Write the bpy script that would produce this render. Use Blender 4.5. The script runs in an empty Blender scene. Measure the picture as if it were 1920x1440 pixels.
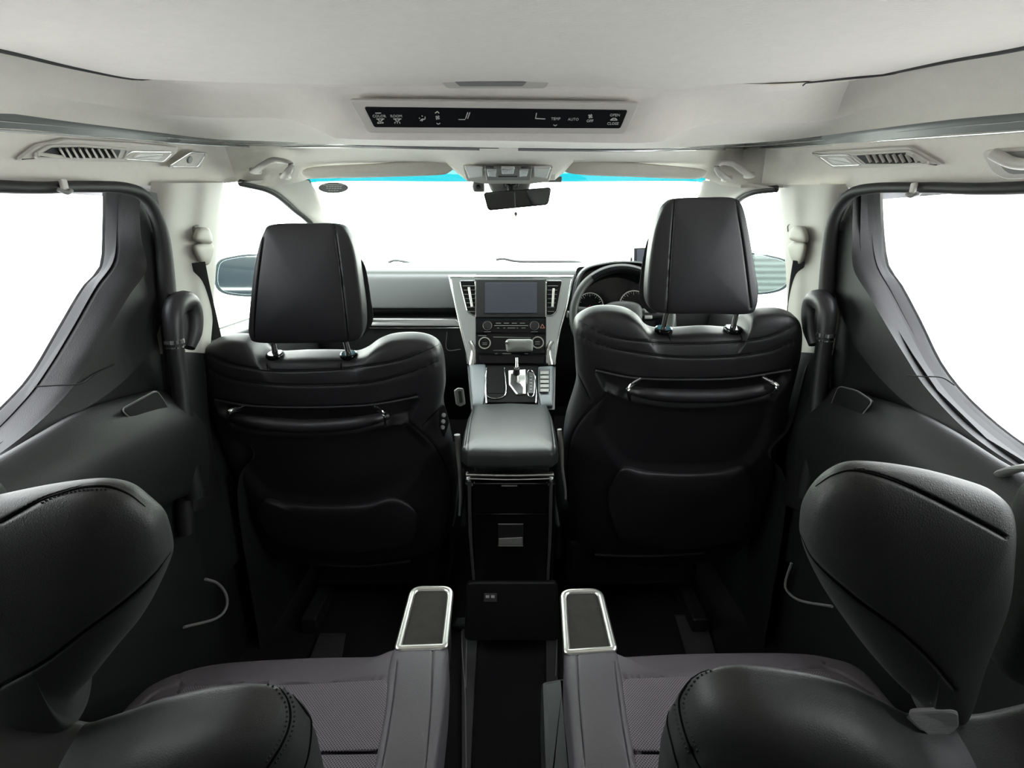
import bpy, bmesh, math, random
import numpy as np
from mathutils import Vector, Matrix
random.seed(4)
sc = bpy.context.scene
COL = sc.collection
PI = math.pi

# ------------------------------------------------------------------ camera, world, exposure
CZ = 1.17; TH = math.radians(16.8); F = 960.0
CAM = np.array([0.0, 0.0, CZ])
cd = bpy.data.cameras.new('camera'); cam = bpy.data.objects.new('camera', cd); COL.objects.link(cam)
cd.sensor_width = 36; cd.lens = 36*F/1920; cd.clip_start = 0.02; cd.clip_end = 200
cam.location = (0, 0, CZ); cam.rotation_euler = (PI/2-TH, 0, 0)
sc.camera = cam
w = bpy.data.worlds.new('sky'); sc.world = w; w.use_nodes = True
wn = w.node_tree.nodes; wl = w.node_tree.links
bg = wn['Background']; bg.inputs[1].default_value = 9.0
tc = wn.new('ShaderNodeTexCoord'); sep = wn.new('ShaderNodeSeparateXYZ'); rm = wn.new('ShaderNodeValToRGB')
wl.new(tc.outputs['Generated'], sep.inputs[0]); wl.new(sep.outputs[2], rm.inputs[0])
rm.color_ramp.elements[0].position = 0.0; rm.color_ramp.elements[0].color = (.88, .94, .90, 1)
rm.color_ramp.elements[1].position = 0.6; rm.color_ramp.elements[1].color = (.93, .97, 1.0, 1)
wl.new(rm.outputs[0], bg.inputs[0])
vs = sc.view_settings
sc.display_settings.display_device = 'sRGB'
vs.view_transform = 'Standard'; vs.look = 'None'; vs.gamma = 1; vs.use_curve_mapping = False
vs.exposure = 0.36
sc.cycles.max_bounces = 10; sc.cycles.diffuse_bounces = 6; sc.cycles.transparent_max_bounces = 12

# ------------------------------------------------------------------ measuring helpers
ct, st = math.cos(TH), math.sin(TH)
def ray(px, py):
    r = (px-960)/F; u = (720-py)/F
    return np.array([r, ct+u*st, -st+u*ct])
def PY(px, py, Y): d = ray(px, py); return CAM+d*(Y/d[1])
def PX(px, py, X): d = ray(px, py); return CAM+d*(X/d[0])
def PZ(px, py, Z): d = ray(px, py); return CAM+d*((Z-CZ)/d[2])
class Plane:
    def __init__(s, o, n):
        s.o = np.array(o, float); s.n = np.array(n, float); s.n /= np.linalg.norm(s.n)
        s.x = np.cross([0, 0, 1.0], s.n)
        if np.linalg.norm(s.x) < 1e-3: s.x = np.array([1.0, 0, 0])
        s.x /= np.linalg.norm(s.x); s.y = np.cross(s.n, s.x)
    def p(s, px, py, h=0.0):
        o = s.o+s.n*h; d = ray(px, py); return CAM+d*(np.dot(o-CAM, s.n)/np.dot(d, s.n))
    def ps(s, pts, h=0.0): return np.array([s.p(a, b, h) for a, b in pts])
    def at(s, a, b, h=0.0): return s.o+s.x*a+s.y*b+s.n*h
def seatplane(Y, z, tilt):          # faces the rear, leans back by tilt degrees
    t = math.radians(tilt); return Plane((0, Y, z), (0, -math.cos(t), -math.sin(t)))
def pix(V):
    d = V-CAM; w_ = d[:, 1]*ct-d[:, 2]*st; u = d[:, 1]*st+d[:, 2]*ct
    w_ = np.where(w_ < 1e-3, 1e-3, w_)
    return np.stack([960+F*d[:, 0]/w_, 720-F*u/w_], 1)

def cr(P, n, closed=False):         # Catmull-Rom resampling by arc length
    P = np.array(P, float); m = len(P)
    if m == 2 and not closed:
        t = np.linspace(0, 1, n)[:, None]; return P[0]*(1-t)+P[1]*t
    out = []
    segs = m if closed else m-1
    for i in range(segs):
        if closed: a, b, c, d = P[(i-1) % m], P[i], P[(i+1) % m], P[(i+2) % m]
        else:
            b, c = P[i], P[i+1]
            a = P[i-1] if i > 0 else 2*b-c
            d = P[i+2] if i+2 < m else 2*c-b
        for t in np.linspace(0, 1, 16, endpoint=False):
            out.append(.5*((2*b)+(c-a)*t+(2*a-5*b+4*c-d)*t*t+(3*b-a-3*c+d)*t**3))
    out.append(P[0] if closed else P[-1])
    out = np.array(out)
    s = np.concatenate([[0], np.cumsum(np.linalg.norm(np.diff(out, axis=0), axis=1))])
    q = np.linspace(0, s[-1], n, endpoint=not closed)
    return np.stack([np.interp(q, s, out[:, k]) for k in range(P.shape[1])], 1)
def rnd(P, r, k=6):                 # polygon with rounded corners; r a number or one per corner
    P = [np.array(p, float) for p in P]; m = len(P); out = []
    for i in range(m):
        a, b, c = P[i-1], P[i], P[(i+1) % m]
        rr = r[i] if isinstance(r, (list, tuple)) else r
        u = a-b; v = c-b; lu, lv = np.linalg.norm(u), np.linalg.norm(v)
        q = min(rr, lu*.49, lv*.49); u = u/lu*q; v = v/lv*q
        if rr <= 0: out.append(b); continue
        for j in range(k+1):
            t = j/k; out.append(b+u*(1-t)**2+v*t**2)
    return np.array(out)
def rs(P, n):                       # resample a closed polygon evenly
    P = np.vstack([P, P[:1]]); s = np.concatenate([[0], np.cumsum(np.linalg.norm(np.diff(P, axis=0), axis=1))])
    q = np.linspace(0, s[-1], n, endpoint=False)
    return np.stack([np.interp(q, s, P[:, k]) for k in range(P.shape[1])], 1)

# ------------------------------------------------------------------ objects
BASE = {}
def obj(name, V, Fc, mat, parent=None, smooth=True, bevel=0):
    V = np.array(V, float)
    off = BASE.get(parent.name, np.zeros(3)) if parent else np.zeros(3)
    me = bpy.data.meshes.new(name); me.from_pydata((V-off).tolist(), [], Fc); me.validate(); me.update()
    if smooth: me.polygons.foreach_set('use_smooth', [True]*len(me.polygons))
    for p_ in me.polygons:
        if len(p_.vertices) > 8: p_.use_smooth = False
    bm = bmesh.new(); bm.from_mesh(me); bmesh.ops.recalc_face_normals(bm, faces=bm.faces)
    if bevel:
        bmesh.ops.bevel(bm, geom=[e for e in bm.edges], offset=bevel, segments=3, profile=.5, affect='EDGES')
    if smooth:
        for e in bm.edges:
            if len(e.link_faces) == 2 and e.calc_face_angle(0) > math.radians(38): e.smooth = False
    bm.to_mesh(me); bm.free()
    o = bpy.data.objects.new(name, me); COL.objects.link(o)
    if mat: me.materials.append(mat)
    if parent: o.parent = parent
    BASE[o.name] = off
    return o
def thing(name, label, cat, loc=(0, 0, 0), group=None):
    o = bpy.data.objects.new(name, None); COL.objects.link(o); o.location = loc
    o.empty_display_size = .05
    BASE[o.name] = np.array(loc, float)
    o['label'] = label; o['category'] = cat
    if group: o['group'] = group
    return o
def tag(o, label, cat, group=None):
    o['label'] = label; o['category'] = cat
    if group: o['group'] = group
    return o
def struct(o): o['kind'] = 'structure'; return o

def grid_faces(n, m, closed=False):
    f = []
    for i in range(n-1):
        for j in range(m if closed else m-1):
            k = (j+1) % m
            f.append((i*m+j, i*m+k, (i+1)*m+k, (i+1)*m+j))
    return f
def patch(name, rows, mat, parent=None, nu=40, nv=24, smoothv=True, thick=0.0, mod=None, linv=False):
    R = np.array([cr(r, nu) for r in rows])
    if linv:
        C = R; nv = len(rows)
    else:
        C = np.stack([cr_keep(R[:, j], nv) for j in range(nu)], 1)
    V = C.reshape(-1, 3)
    if mod: V = mod(V)
    Fc = grid_faces(C.shape[0], nu)
    o = obj(name, V, Fc, mat, parent)
    if thick:
        m = o.modifiers.new('thick', 'SOLIDIFY'); m.thickness = thick; m.offset = 0
    return o
def cr_keep(P, n):                  # Catmull-Rom with parameters equal across columns
    P = np.array(P, float); m = len(P)
    if m == 2:
        t = np.linspace(0, 1, n)[:, None]; return P[0]*(1-t)+P[1]*t
    out = []
    for q in np.linspace(0, m-1, n):
        i = min(int(q), m-2); t = q-i
        b, c = P[i], P[i+1]; a = P[i-1] if i > 0 else 2*b-c; d = P[i+2] if i+2 < m else 2*c-b
        out.append(.5*((2*b)+(c-a)*t+(2*a-5*b+4*c-d)*t*t+(3*b-a-3*c+d)*t**3))
    return np.array(out)
def seg_dist(Q, L):                 # distance of points Q to polyline L (2D)
    best = np.full(len(Q), 1e9)
    for a, b in zip(L[:-1], L[1:]):
        ab = b-a; l2 = max((ab**2).sum(), 1e-9)
        t = np.clip(((Q-a)@ab)/l2, 0, 1)
        best = np.minimum(best, np.linalg.norm(Q-(a+t[:, None]*ab), axis=1))
    return best
def inside(Q, P):
    c = np.zeros(len(Q), bool); m = len(P)
    for i in range(m):
        a, b = P[i], P[(i+1) % m]
        if a[1] == b[1]: continue
        cnd = ((a[1] > Q[:, 1]) != (b[1] > Q[:, 1])) & (Q[:, 0] < (b[0]-a[0])*(Q[:, 1]-a[1])/(b[1]-a[1])+a[0])
        c ^= cnd
    return c
def puff(name, O, n, tb, tf, mat, parent=None, N=200, e=4.5, c=None, dome=0.0, R=34, seams=(), carves=(), etf=None, relax=0):
    """a cushion: outline O (world points, roughly planar), swelling tb towards +n and tf towards -n"""
    O = np.array(O, float)
    if len(O) != N: O = rs(O, N)
    n = np.array(n, float); n /= np.linalg.norm(n)
    c = O.mean(0) if c is None else np.array(c, float)
    hd = (O-c)@n
    s = np.concatenate([np.linspace(.02, .78, R), 1-(1-np.linspace(.78, 1, int(R*.8))[1:])**1.0])
    s = np.sort(np.concatenate([s, 1-np.array([.012, .006, .003, .001])]))
    s = s[s <= 1]
    rings = []; side = []; Os = O
    if relax:
        kk = np.exp(-.5*(np.arange(-3*relax, 3*relax+1)/relax)**2); kk /= kk.sum(); Os = np.zeros_like(O)
        for i_, w_ in zip(range(-3*relax, 3*relax+1), kk): Os += np.roll(O, i_, 0)*w_
    for k in s[:-1]:
        q_ = min(max((k-.62)/.34, 0), 1); q_ = q_*q_*(3-2*q_)
        h = tb*(1-k**e)**(1/e)+dome*(1-k*k); rings.append(c+((O*q_+Os*(1-q_))-c)*k+n*h); side.append(1)
    rings.append(O.copy()); side.append(1)
    sf = [.9995, .997, .99, .98, .95, .9, .82, .7, .5, .25, .05]
    ef = etf or e
    for k in sf:
        h = tf*(1-k**ef)**(1/ef); rings.append(c+(O-c)*k-n*h); side.append(0)
    V = np.concatenate(rings); sd = np.repeat(side, N)
    q = pix(V)
    disp = np.zeros(len(V))
    m = sd == 1
    for L, wd, dp in seams:
        L = cr(np.array(L, float), 60); d = seg_dist(q[m], L)
        disp[m] -= dp*np.exp(-(d/wd)**2)
    for P, dp, soft in carves:
        P = np.array(P, float); d = seg_dist(q[m], np.vstack([P, P[:1]])); i = inside(q[m], P)
        sdv = np.where(i, d, -d); f = np.clip(sdv/soft*.5+.5, 0, 1); f = f*f*(3-2*f)
        disp[m] -= dp*f
    V = V+n*disp[:, None]
    Fc = grid_faces(len(rings), N, True)
    a = len(V); V = np.vstack([V, V[:N].mean(0), V[-N:].mean(0)])
    Fc += [(a, (j+1) % N, j) for j in range(N)]
    b0 = (len(rings)-1)*N
    Fc += [(a+1, b0+j, b0+(j+1) % N) for j in range(N)]
    return obj(name, V, Fc, mat, parent)
def plate(name, O, n, t, mat, parent=None, bev=.002, N=None):
    """flat part: outline O, thickness t along +n, bevelled rim"""
    O = np.array(O, float)
    if N: O = rs(O, N)
    m = len(O)
    n = np.array(n, float); n /= np.linalg.norm(n)
    # inward offset by edge normals
    e1 = np.roll(O, -1, 0)-O; e0 = O-np.roll(O, 1, 0)
    e1 /= np.maximum(np.linalg.norm(e1, axis=1), 1e-9)[:, None]; e0 /= np.maximum(np.linalg.norm(e0, axis=1), 1e-9)[:, None]
    tg = e0+e1; tg /= np.maximum(np.linalg.norm(tg, axis=1), 1e-9)[:, None]
    inn = np.cross(n, tg)
    c = O.mean(0)
    if ((c-O)*inn).sum() < 0: inn = -inn
    b = min(bev, abs(t)*.9)
    V = np.concatenate([O, O+n*(t-b), O+inn*b*.3+n*(t-b*.3), O+inn*b+n*t])
    Fc = grid_faces(4, m, True)+[tuple(range(3*m, 4*m)), tuple(range(m-1, -1, -1))]
    return obj(name, V, Fc, mat, parent)
def tube(name, P, r, mat, parent=None, k=14, closed=False, n=None, flat=None, up=(0, 0, 1), caps=True, raw=False):
    """swept tube; r a number or list; flat = second radius (along the binormal)"""
    P = np.array(P, float)
    n = n or max(8, len(P)*6)
    P = cr(P, n, closed) if not raw else P
    n = len(P)
    rr = np.interp(np.linspace(0, 1, n), np.linspace(0, 1, len(r)), r) if isinstance(r, (list, tuple)) else np.full(n, r)
    fl = rr if flat is None else (np.interp(np.linspace(0, 1, n), np.linspace(0, 1, len(flat)), flat) if isinstance(flat, (list, tuple)) else np.full(n, flat))
    T = (np.roll(P, -1, 0)-np.roll(P, 1, 0)) if closed else np.gradient(P, axis=0)
    T /= np.linalg.norm(T, axis=1)[:, None]
    up = np.array(up, float)
    V = []; bp = None
    for i in range(n):
        if flat is None and bp is not None: b = bp-T[i]*np.dot(bp, T[i])
        else:
            b = np.cross(T[i], up)
            if np.linalg.norm(b) < .05: b = np.cross(T[i], [.3, 1, .2])
        b /= max(np.linalg.norm(b), 1e-6); bp = b; u2 = np.cross(b, T[i])
        for j in range(k):
            a = 2*PI*j/k; V.append(P[i]+b*math.cos(a)*rr[i]+u2*math.sin(a)*fl[i])
    V = np.array(V)
    Fc = grid_faces(n, k, True)
    if closed: Fc += [((n-1)*k+j, (n-1)*k+(j+1) % k, (j+1) % k, j) for j in range(k)]
    elif caps: Fc += [tuple(range(k-1, -1, -1)), tuple((n-1)*k+j for j in range(k))]
    return obj(name, V, Fc, mat, parent)
def box(name, c, s, mat, parent=None, bev=.004, axes=None):
    c = np.array(c, float); s = np.array(s, float)/2
    ax = np.eye(3) if axes is None else np.array(axes, float)
    V = [c+ax[0]*i*s[0]+ax[1]*j*s[1]+ax[2]*k*s[2] for i in (-1, 1) for j in (-1, 1) for k in (-1, 1)]
    Fc = [(0, 1, 3, 2), (4, 6, 7, 5), (0, 4, 5, 1), (2, 3, 7, 6), (0, 2, 6, 4), (1, 5, 7, 3)]
    o = obj(name, V, Fc, mat, parent, smooth=True, bevel=0)
    if bev:
        m = o.modifiers.new('bevel', 'BEVEL'); m.width = min(bev, s.min()*.9); m.segments = 3; m.limit_method = 'NONE'
        me = o.data
        for e in me.edges: e.use_edge_sharp = False
    return o
def disc(name, c, n, r, t, mat, parent=None, k=28, inner=0.0, bev=.0015):
    pl = Plane(c, n)
    O = np.array([pl.at(r*math.cos(2*PI*j/k), r*math.sin(2*PI*j/k)) for j in range(k)])
    if inner:
        I = np.array([pl.at(inner*math.cos(2*PI*j/k), inner*math.sin(2*PI*j/k)) for j in range(k)])
        V = np.concatenate([I, I+pl.n*t, O+(I-O)*.25+pl.n*t, O+pl.n*t*.6, O])
        return obj(name, V, grid_faces(5, k, True), mat, parent)
    return plate(name, O, n, t, mat, parent, bev)
def text(name, s, pl, px, py, size, mat, parent, h=.0006, ax=1.0):
    cu = bpy.data.curves.new(name, 'FONT'); cu.body = s; cu.size = size; cu.align_x = 'CENTER'; cu.align_y = 'CENTER'
    cu.extrude = .0002; cu.resolution_u = 2
    t = bpy.data.objects.new('tmp', cu); COL.objects.link(t)
    dg = bpy.context.evaluated_depsgraph_get(); me0 = bpy.data.meshes.new_from_object(t.evaluated_get(dg))
    p = pl.p(px, py, h)
    V = [p+pl.x*v.co.x*ax+pl.y*v.co.y+pl.n*v.co.z for v in me0.vertices]
    Fc = [tuple(q.vertices) for q in me0.polygons]
    COL.objects.unlink(t); bpy.data.objects.remove(t); 
    return obj(name, V, Fc, mat, parent, smooth=False)
def strokes(name, pl, lines, r, mat, parent, h=.0008):
    """thin flat strokes drawn as small tubes, joined into one part"""
    V = []; Fc = []
    for L in lines:
        P = [pl.p(a, b, h) for a, b in L]
        for a, b in zip(P[:-1], P[1:]):
            d = b-a; l = np.linalg.norm(d)
            if l < 1e-6: continue
            d /= l; s_ = np.cross(pl.n, d); i = len(V)
            for q in (a-d*r*.5, b+d*r*.5):
                V += [q-s_*r, q+s_*r, q+s_*r+pl.n*r*.5, q-s_*r+pl.n*r*.5]
            Fc += [(i, i+1, i+5, i+4), (i+1, i+2, i+6, i+5), (i+2, i+3, i+7, i+6), (i+3, i, i+4, i+7), (i, i+3, i+2, i+1), (i+4, i+5, i+6, i+7)]
    o = obj(name, V, Fc, mat, parent, smooth=False)
    if name in ('printed_marks', 'symbols', 'printed_lines'): o['kind'] = 'stuff'
    return o

# ------------------------------------------------------------------ materials
def mat(name, col, rough=.5, metal=0.0, spec=.5, bump=0.0, bscale=300.0, kind='noise', var=0.0, vscale=8.0, coat=0.0, sheen=0.0, rvar=0.0):
    m = bpy.data.materials.new(name); m.use_nodes = True; nt = m.node_tree; N = nt.nodes; L = nt.links
    p = N['Principled BSDF']; c = tuple(col)+(1,)
    p.inputs['Base Color'].default_value = c; p.inputs['Roughness'].default_value = rough
    p.inputs['Metallic'].default_value = metal; p.inputs['Specular IOR Level'].default_value = spec
    p.inputs['Coat Weight'].default_value = coat; p.inputs['Coat Roughness'].default_value = .05
    p.inputs['Sheen Weight'].default_value = sheen
    t = N.new('ShaderNodeTexCoord')
    if var:
        n1 = N.new('ShaderNodeTexNoise'); n1.inputs['Scale'].default_value = vscale; n1.inputs['Detail'].default_value = 5
        L.new(t.outputs['Object'], n1.inputs['Vector'])
        mx = N.new('ShaderNodeMix'); mx.data_type = 'RGBA'
        mx.inputs[6].default_value = tuple(x*(1-var) for x in col)+(1,); mx.inputs[7].default_value = tuple(min(1, x*(1+var)) for x in col)+(1,)
        L.new(n1.outputs['Fac'], mx.inputs[0]); L.new(mx.outputs[2], p.inputs['Base Color'])
    if rvar:
        n3 = N.new('ShaderNodeTexNoise'); n3.inputs['Scale'].default_value = 14; n3.inputs['Detail'].default_value = 4
        L.new(t.outputs['Object'], n3.inputs['Vector']); mr = N.new('ShaderNodeMapRange')
        mr.inputs[3].default_value = rough-rvar; mr.inputs[4].default_value = rough+rvar
        L.new(n3.outputs['Fac'], mr.inputs[0]); L.new(mr.outputs[0], p.inputs['Roughness'])
    if bump:
        if kind == 'leather':
            n2 = N.new('ShaderNodeTexVoronoi'); n2.feature = 'DISTANCE_TO_EDGE'; out = 'Distance'
        elif kind == 'weave':
            n2 = N.new('ShaderNodeTexNoise'); out = 'Fac'
            mp = N.new('ShaderNodeMapping'); mp.inputs['Scale'].default_value = (.25, 1.6, 1.6)
            L.new(t.outputs['Object'], mp.inputs[0]); L.new(mp.outputs[0], n2.inputs['Vector'])
        else:
            n2 = N.new('ShaderNodeTexNoise'); n2.inputs['Detail'].default_value = 3; out = 'Fac'
        n2.inputs['Scale'].default_value = bscale
        if kind != 'weave': L.new(t.outputs['Object'], n2.inputs['Vector'])
        b = N.new('ShaderNodeBump'); b.inputs['Strength'].default_value = bump; b.inputs['Distance'].default_value = .001
        L.new(n2.outputs[out], b.inputs['Height']); L.new(b.outputs[0], p.inputs['Normal'])
    return m
M = {}
M['leather'] = mat('black_leather', (.019, .018, .021), .42, spec=.6, bump=.25, bscale=520, kind='leather', rvar=.06)
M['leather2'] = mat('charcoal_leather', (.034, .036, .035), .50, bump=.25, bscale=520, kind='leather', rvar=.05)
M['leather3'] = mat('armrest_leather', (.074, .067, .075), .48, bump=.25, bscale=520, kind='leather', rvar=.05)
M['dash'] = mat('dash_vinyl', (.12, .125, .128), .42, bump=.3, bscale=600, kind='leather')
M['dashtop'] = mat('dash_top_vinyl', (.11, .118, .116), .75, spec=.25, bump=.3, bscale=600, kind='leather')
M['dashface'] = mat('dash_face_vinyl', (.21, .218, .225), .55, bump=.3, bscale=600, kind='leather')
M['lid'] = mat('console_leather', (.030, .034, .034), .36, bump=.25, bscale=520, kind='leather')
M['thread'] = mat('dark_thread', (.035, .034, .036), .6)
M['liner'] = mat('headliner_knit', (.72, .685, .625), .95, spec=.2, bump=.5, bscale=500, kind='weave', var=.05, vscale=60, sheen=.2)
M['greyp'] = mat('grey_plastic', (.52, .50, .46), .55, spec=.4, bump=.1, bscale=500)
M['greyp2'] = mat('dark_grey_plastic', (.22, .22, .21), .45, bump=.1, bscale=500)
M['strip'] = mat('grey_strip', (.16, .17, .165), .22, spec=.6)
M['silverp'] = mat('silver_plastic', (.62, .62, .62), .25, metal=.7)
M['blackp'] = mat('black_plastic', (.010, .010, .011), .5, bump=.2, bscale=700)
M['panel'] = mat('door_trim_plastic', (.013, .0135, .014), .52, bump=.3, bscale=420, kind='leather')
M['rubber'] = mat('rubber_seal', (.007, .007, .0075), .6)
M['piano'] = mat('piano_black', (.005, .005, .006), .10, spec=.3)
M['wood'] = mat('dark_gloss_wood', (.006, .0045, .0045), .12, var=.5, vscale=30)
M['chrome'] = mat('chrome', (.82, .82, .80), .12, metal=1)
M['satin'] = mat('satin_chrome', (.75, .74, .70), .28, metal=1)
M['carpet'] = mat('carpet', (.018, .016, .018), .95, spec=.1, bump=1, bscale=900, var=.5, vscale=300)
M['felt'] = mat('felt_liner', (.035, .034, .030), .9, spec=.2, bump=.6, bscale=700, var=.4, vscale=60)
M['screen'] = mat('dark_screen', (.055, .058, .075), .25, spec=.5)
M['glassblack'] = mat('touch_glass', (.008, .009, .010), .3, spec=.3)
M['white'] = mat('printed_white', (.55, .55, .52), .6)
M['dim'] = mat('printed_grey', (.22, .22, .21), .6)
M['beige'] = mat('belt_guide_plastic', (.42, .40, .35), .5)
M['belt'] = mat('belt_webbing', (.03, .032, .035), .7, bump=.6, bscale=600)
M['carbody'] = mat('body_paint', (.55, .55, .56), .25)
M['bluetrim'] = mat('silver_dash_trim', (.60, .64, .66), .2, metal=.85)
M['lens'] = mat('frosted_lamp_lens', (.75, .75, .72), .25)
M['ground'] = mat('pale_concrete', (.90, .90, .88), .9, var=.1, vscale=2)
M['knee'] = mat('console_side_vinyl', (.10, .115, .125), .42, bump=.2, bscale=500, kind='leather')
M['mirrorglass'] = mat('mirror_glass', (.60, .68, .72), .03, metal=1)
M['darkwall'] = mat('dark_garage_wall', (.02, .026, .03), .9, spec=0)
M['mirrorshell'] = mat('mirror_shell_paint', (.008, .016, .020), .4, spec=.15)
M['seamdark'] = mat('seam_shadow_thread', (.004, .004, .004), .8, spec=.1)
M['shutter'] = mat('grey_shutter', (.13, .14, .13), .9, spec=0)
M['mirrorcab'] = mat('mirror_glass_cabin', (.55, .55, .55), .02, metal=1)
M['sticker'] = mat('oval_sticker', (.10, .10, .10), .6)
# perforated leather: rows of small holes
def perf(name, col):
    m = mat(name, col, .5); nt = m.node_tree; N = nt.nodes; L = nt.links; p = N['Principled BSDF']
    t = N.new('ShaderNodeTexCoord'); mp = N.new('ShaderNodeMapping')
    mp.inputs['Rotation'].default_value = (0, 0, PI/4); mp.inputs['Scale'].default_value = (320, 320, 0)
    L.new(t.outputs['Object'], mp.inputs[0])
    v = N.new('ShaderNodeVectorMath'); v.operation = 'FRACTION'; L.new(mp.outputs[0], v.inputs[0])
    s = N.new('ShaderNodeVectorMath'); s.operation = 'DISTANCE'; s.inputs[1].default_value = (.5, .5, 0); L.new(v.outputs[0], s.inputs[0])
    r = N.new('ShaderNodeMapRange'); r.inputs[1].default_value = .22; r.inputs[2].default_value = .34
    L.new(s.outputs['Value'], r.inputs[0])
    mx = N.new('ShaderNodeMix'); mx.data_type = 'RGBA'; mx.inputs[6].default_value = (.004, .004, .004, 1); mx.inputs[7].default_value = tuple(col)+(1,)
    L.new(r.outputs[0], mx.inputs[0]); L.new(mx.outputs[2], p.inputs['Base Color'])
    b = N.new('ShaderNodeBump'); b.inputs['Strength'].default_value = .6; b.inputs['Distance'].default_value = .001
    L.new(r.outputs[0], b.inputs['Height']); L.new(b.outputs[0], p.inputs['Normal'])
    return m
M['perf'] = perf('perforated_leather', (.20, .175, .195))
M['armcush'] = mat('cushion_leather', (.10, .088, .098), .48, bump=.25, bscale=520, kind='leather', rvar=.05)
M['coverp'] = mat('satin_grey_cover', (.07, .076, .076), .33)
M['framep'] = mat('window_frame_plastic', (.035, .035, .036), .6, spec=.3)
M['traydark'] = mat('tray_liner', (.006, .006, .006), .8, spec=.1)
def glass(name, tint, refl=1.0):
    m = bpy.data.materials.new(name); m.use_nodes = True; nt = m.node_tree; N = nt.nodes; L = nt.links
    N.remove(N['Principled BSDF']); out = N['Material Output']
    tr = N.new('ShaderNodeBsdfTransparent'); tr.inputs[0].default_value = tuple(tint)+(1,)
    gl = N.new('ShaderNodeBsdfGlossy'); gl.inputs['Roughness'].default_value = .0; gl.inputs[0].default_value = (refl,)*3+(1,)
    ge = N.new('ShaderNodeNewGeometry'); dt = N.new('ShaderNodeVectorMath'); dt.operation = 'DOT_PRODUCT'
    L.new(ge.outputs['Normal'], dt.inputs[0]); L.new(ge.outputs['Incoming'], dt.inputs[1])
    def mth(op, a, b=None):
        q = N.new('ShaderNodeMath'); q.operation = op
        for i, v in enumerate((a, b)):
            if v is None: continue
            if isinstance(v, (int, float)): q.inputs[i].default_value = v
            else: L.new(v, q.inputs[i])
        return q.outputs[0]
    f = mth('ADD', mth('MULTIPLY', mth('POWER', mth('SUBTRACT', 1.0, mth('ABSOLUTE', dt.outputs['Value'])), 5.0), .92), .06)
    mx = N.new('ShaderNodeMixShader'); L.new(f, mx.inputs[0]); L.new(tr.outputs[0], mx.inputs[1]); L.new(gl.outputs[0], mx.inputs[2])
    L.new(mx.outputs[0], out.inputs[0]); return m
M['glass'] = glass('clear_glass', (.93, .97, .90))
M['privacy'] = glass('tinted_glass', (.78, .77, .78))
M['rearglass'] = glass('dark_rear_glass', (.09, .09, .09))
M['band'] = glass('blue_shade_band', (.004, .085, .11))

from mathutils.bvhtree import BVHTree
def surf(o):
    off = BASE[o.name]; me = o.data
    return BVHTree.FromPolygons([tuple(np.array(v.co)+off) for v in me.vertices], [tuple(p.vertices) for p in me.polygons])
def drop(bvh, L, n):
    """points of the pixel polyline L laid on the surface"""
    P = []
    for a, b in cr(np.array(L, float), n):
        d = ray(a, b); d /= np.linalg.norm(d); h = bvh.ray_cast(Vector(CAM), Vector(d))
        if h[0] is not None: P.append((np.array(h[0]), np.array(h[1]) if np.dot(h[1], d) < 0 else -np.array(h[1]), d))
    return P
def stitches(o, L, step, m, r=.0007, off=0.0, length=.62):
    """a row of stitches laid on the surface of o"""
    b = surf(o); Lp = np.array(L, float); ln = np.linalg.norm(np.diff(Lp, axis=0), axis=1).sum()
    P = drop(b, L, max(4, int(ln/step)*4)); V = []; Fc = []
    for i in range(0, len(P)-3, 4):
        (p, n_, _), (q, _, _) = P[i], P[i+3]
        if np.linalg.norm(q-p) > .05: continue
        q = p+(q-p)*length/.75*1.0; d = q-p; l = np.linalg.norm(d)
        if l < 1e-5: continue
        d /= l; s_ = np.cross(n_, d); p = p+s_*off; q = q+s_*off; k = len(V)
        V += [p-s_*r-n_*r, p+s_*r-n_*r, q+s_*r-n_*r, q-s_*r-n_*r, p+(q-p)*.25+n_*r*1.6, p+(q-p)*.75+n_*r*1.6]
        Fc += [(k, k+1, k+4), (k+1, k+2, k+5, k+4), (k+2, k+3, k+5), (k+3, k, k+4, k+5), (k, k+3, k+2, k+1)]
    if not V: return None
    st_ = obj('stitching', V, Fc, m, o, smooth=False); st_['kind'] = 'stuff'; return st_

def cords(o, Ls, r, m):
    b = surf(o); out = []
    for L in Ls:
        P = drop(b, L, 60)
        if len(P) < 6: continue
        Q = [p+n_*r*.1 for p, n_, _ in P]
        Q = [q for i, q in enumerate(Q) if i == 0 or np.linalg.norm(q-Q[i-1]) < .04]
        out.append(tube('seam', np.array(Q), [r*.3, r, r, r, r*.3], m, o, k=6, n=90))
    return out

# ================================================================== the shell of the cabin
def W(a):       # (px, py, 'x'|'y'|'z', value) -> world point, or a world point itself
    if len(a) == 3: return np.array(a, float)
    return {'x': PX, 'y': PY, 'z': PZ}[a[2]](a[0], a[1], a[3])
def WL(L): return np.array([W(a) for a in L])
def merge(lst):
    out = []
    for V, Fc in lst: out.append((V, Fc))
    return out
def quads(name, Q, mat_, parent=None):
    V = []; Fc = []
    for q in Q:
        i = len(V); V += list(q); Fc.append(tuple(range(i, i+len(q))))
    return obj(name, V, Fc, mat_, parent, smooth=False)

ground = struct(quads('ground', [[(-30, -30, -.42), (30, -30, -.42), (30, 30, -.42), (-30, 30, -.42)]], M['ground']))
# floor, carpeted
fl = struct(patch('floor', [[(-.80, y, .0), (-.3, y, .0), (.3, y, .0), (.80, y, .0)] for y in (-1.35, -.5, .5, 1.6, 2.1)] + [[(-.80, 2.5, .35), (0, 2.5, .35), (.80, 2.5, .35)]], M['carpet'], nu=30, nv=30))
box('under_body', (0, .5, -.05), (1.66, 3.9, .06), M['blackp'], fl, bev=0)

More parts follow.
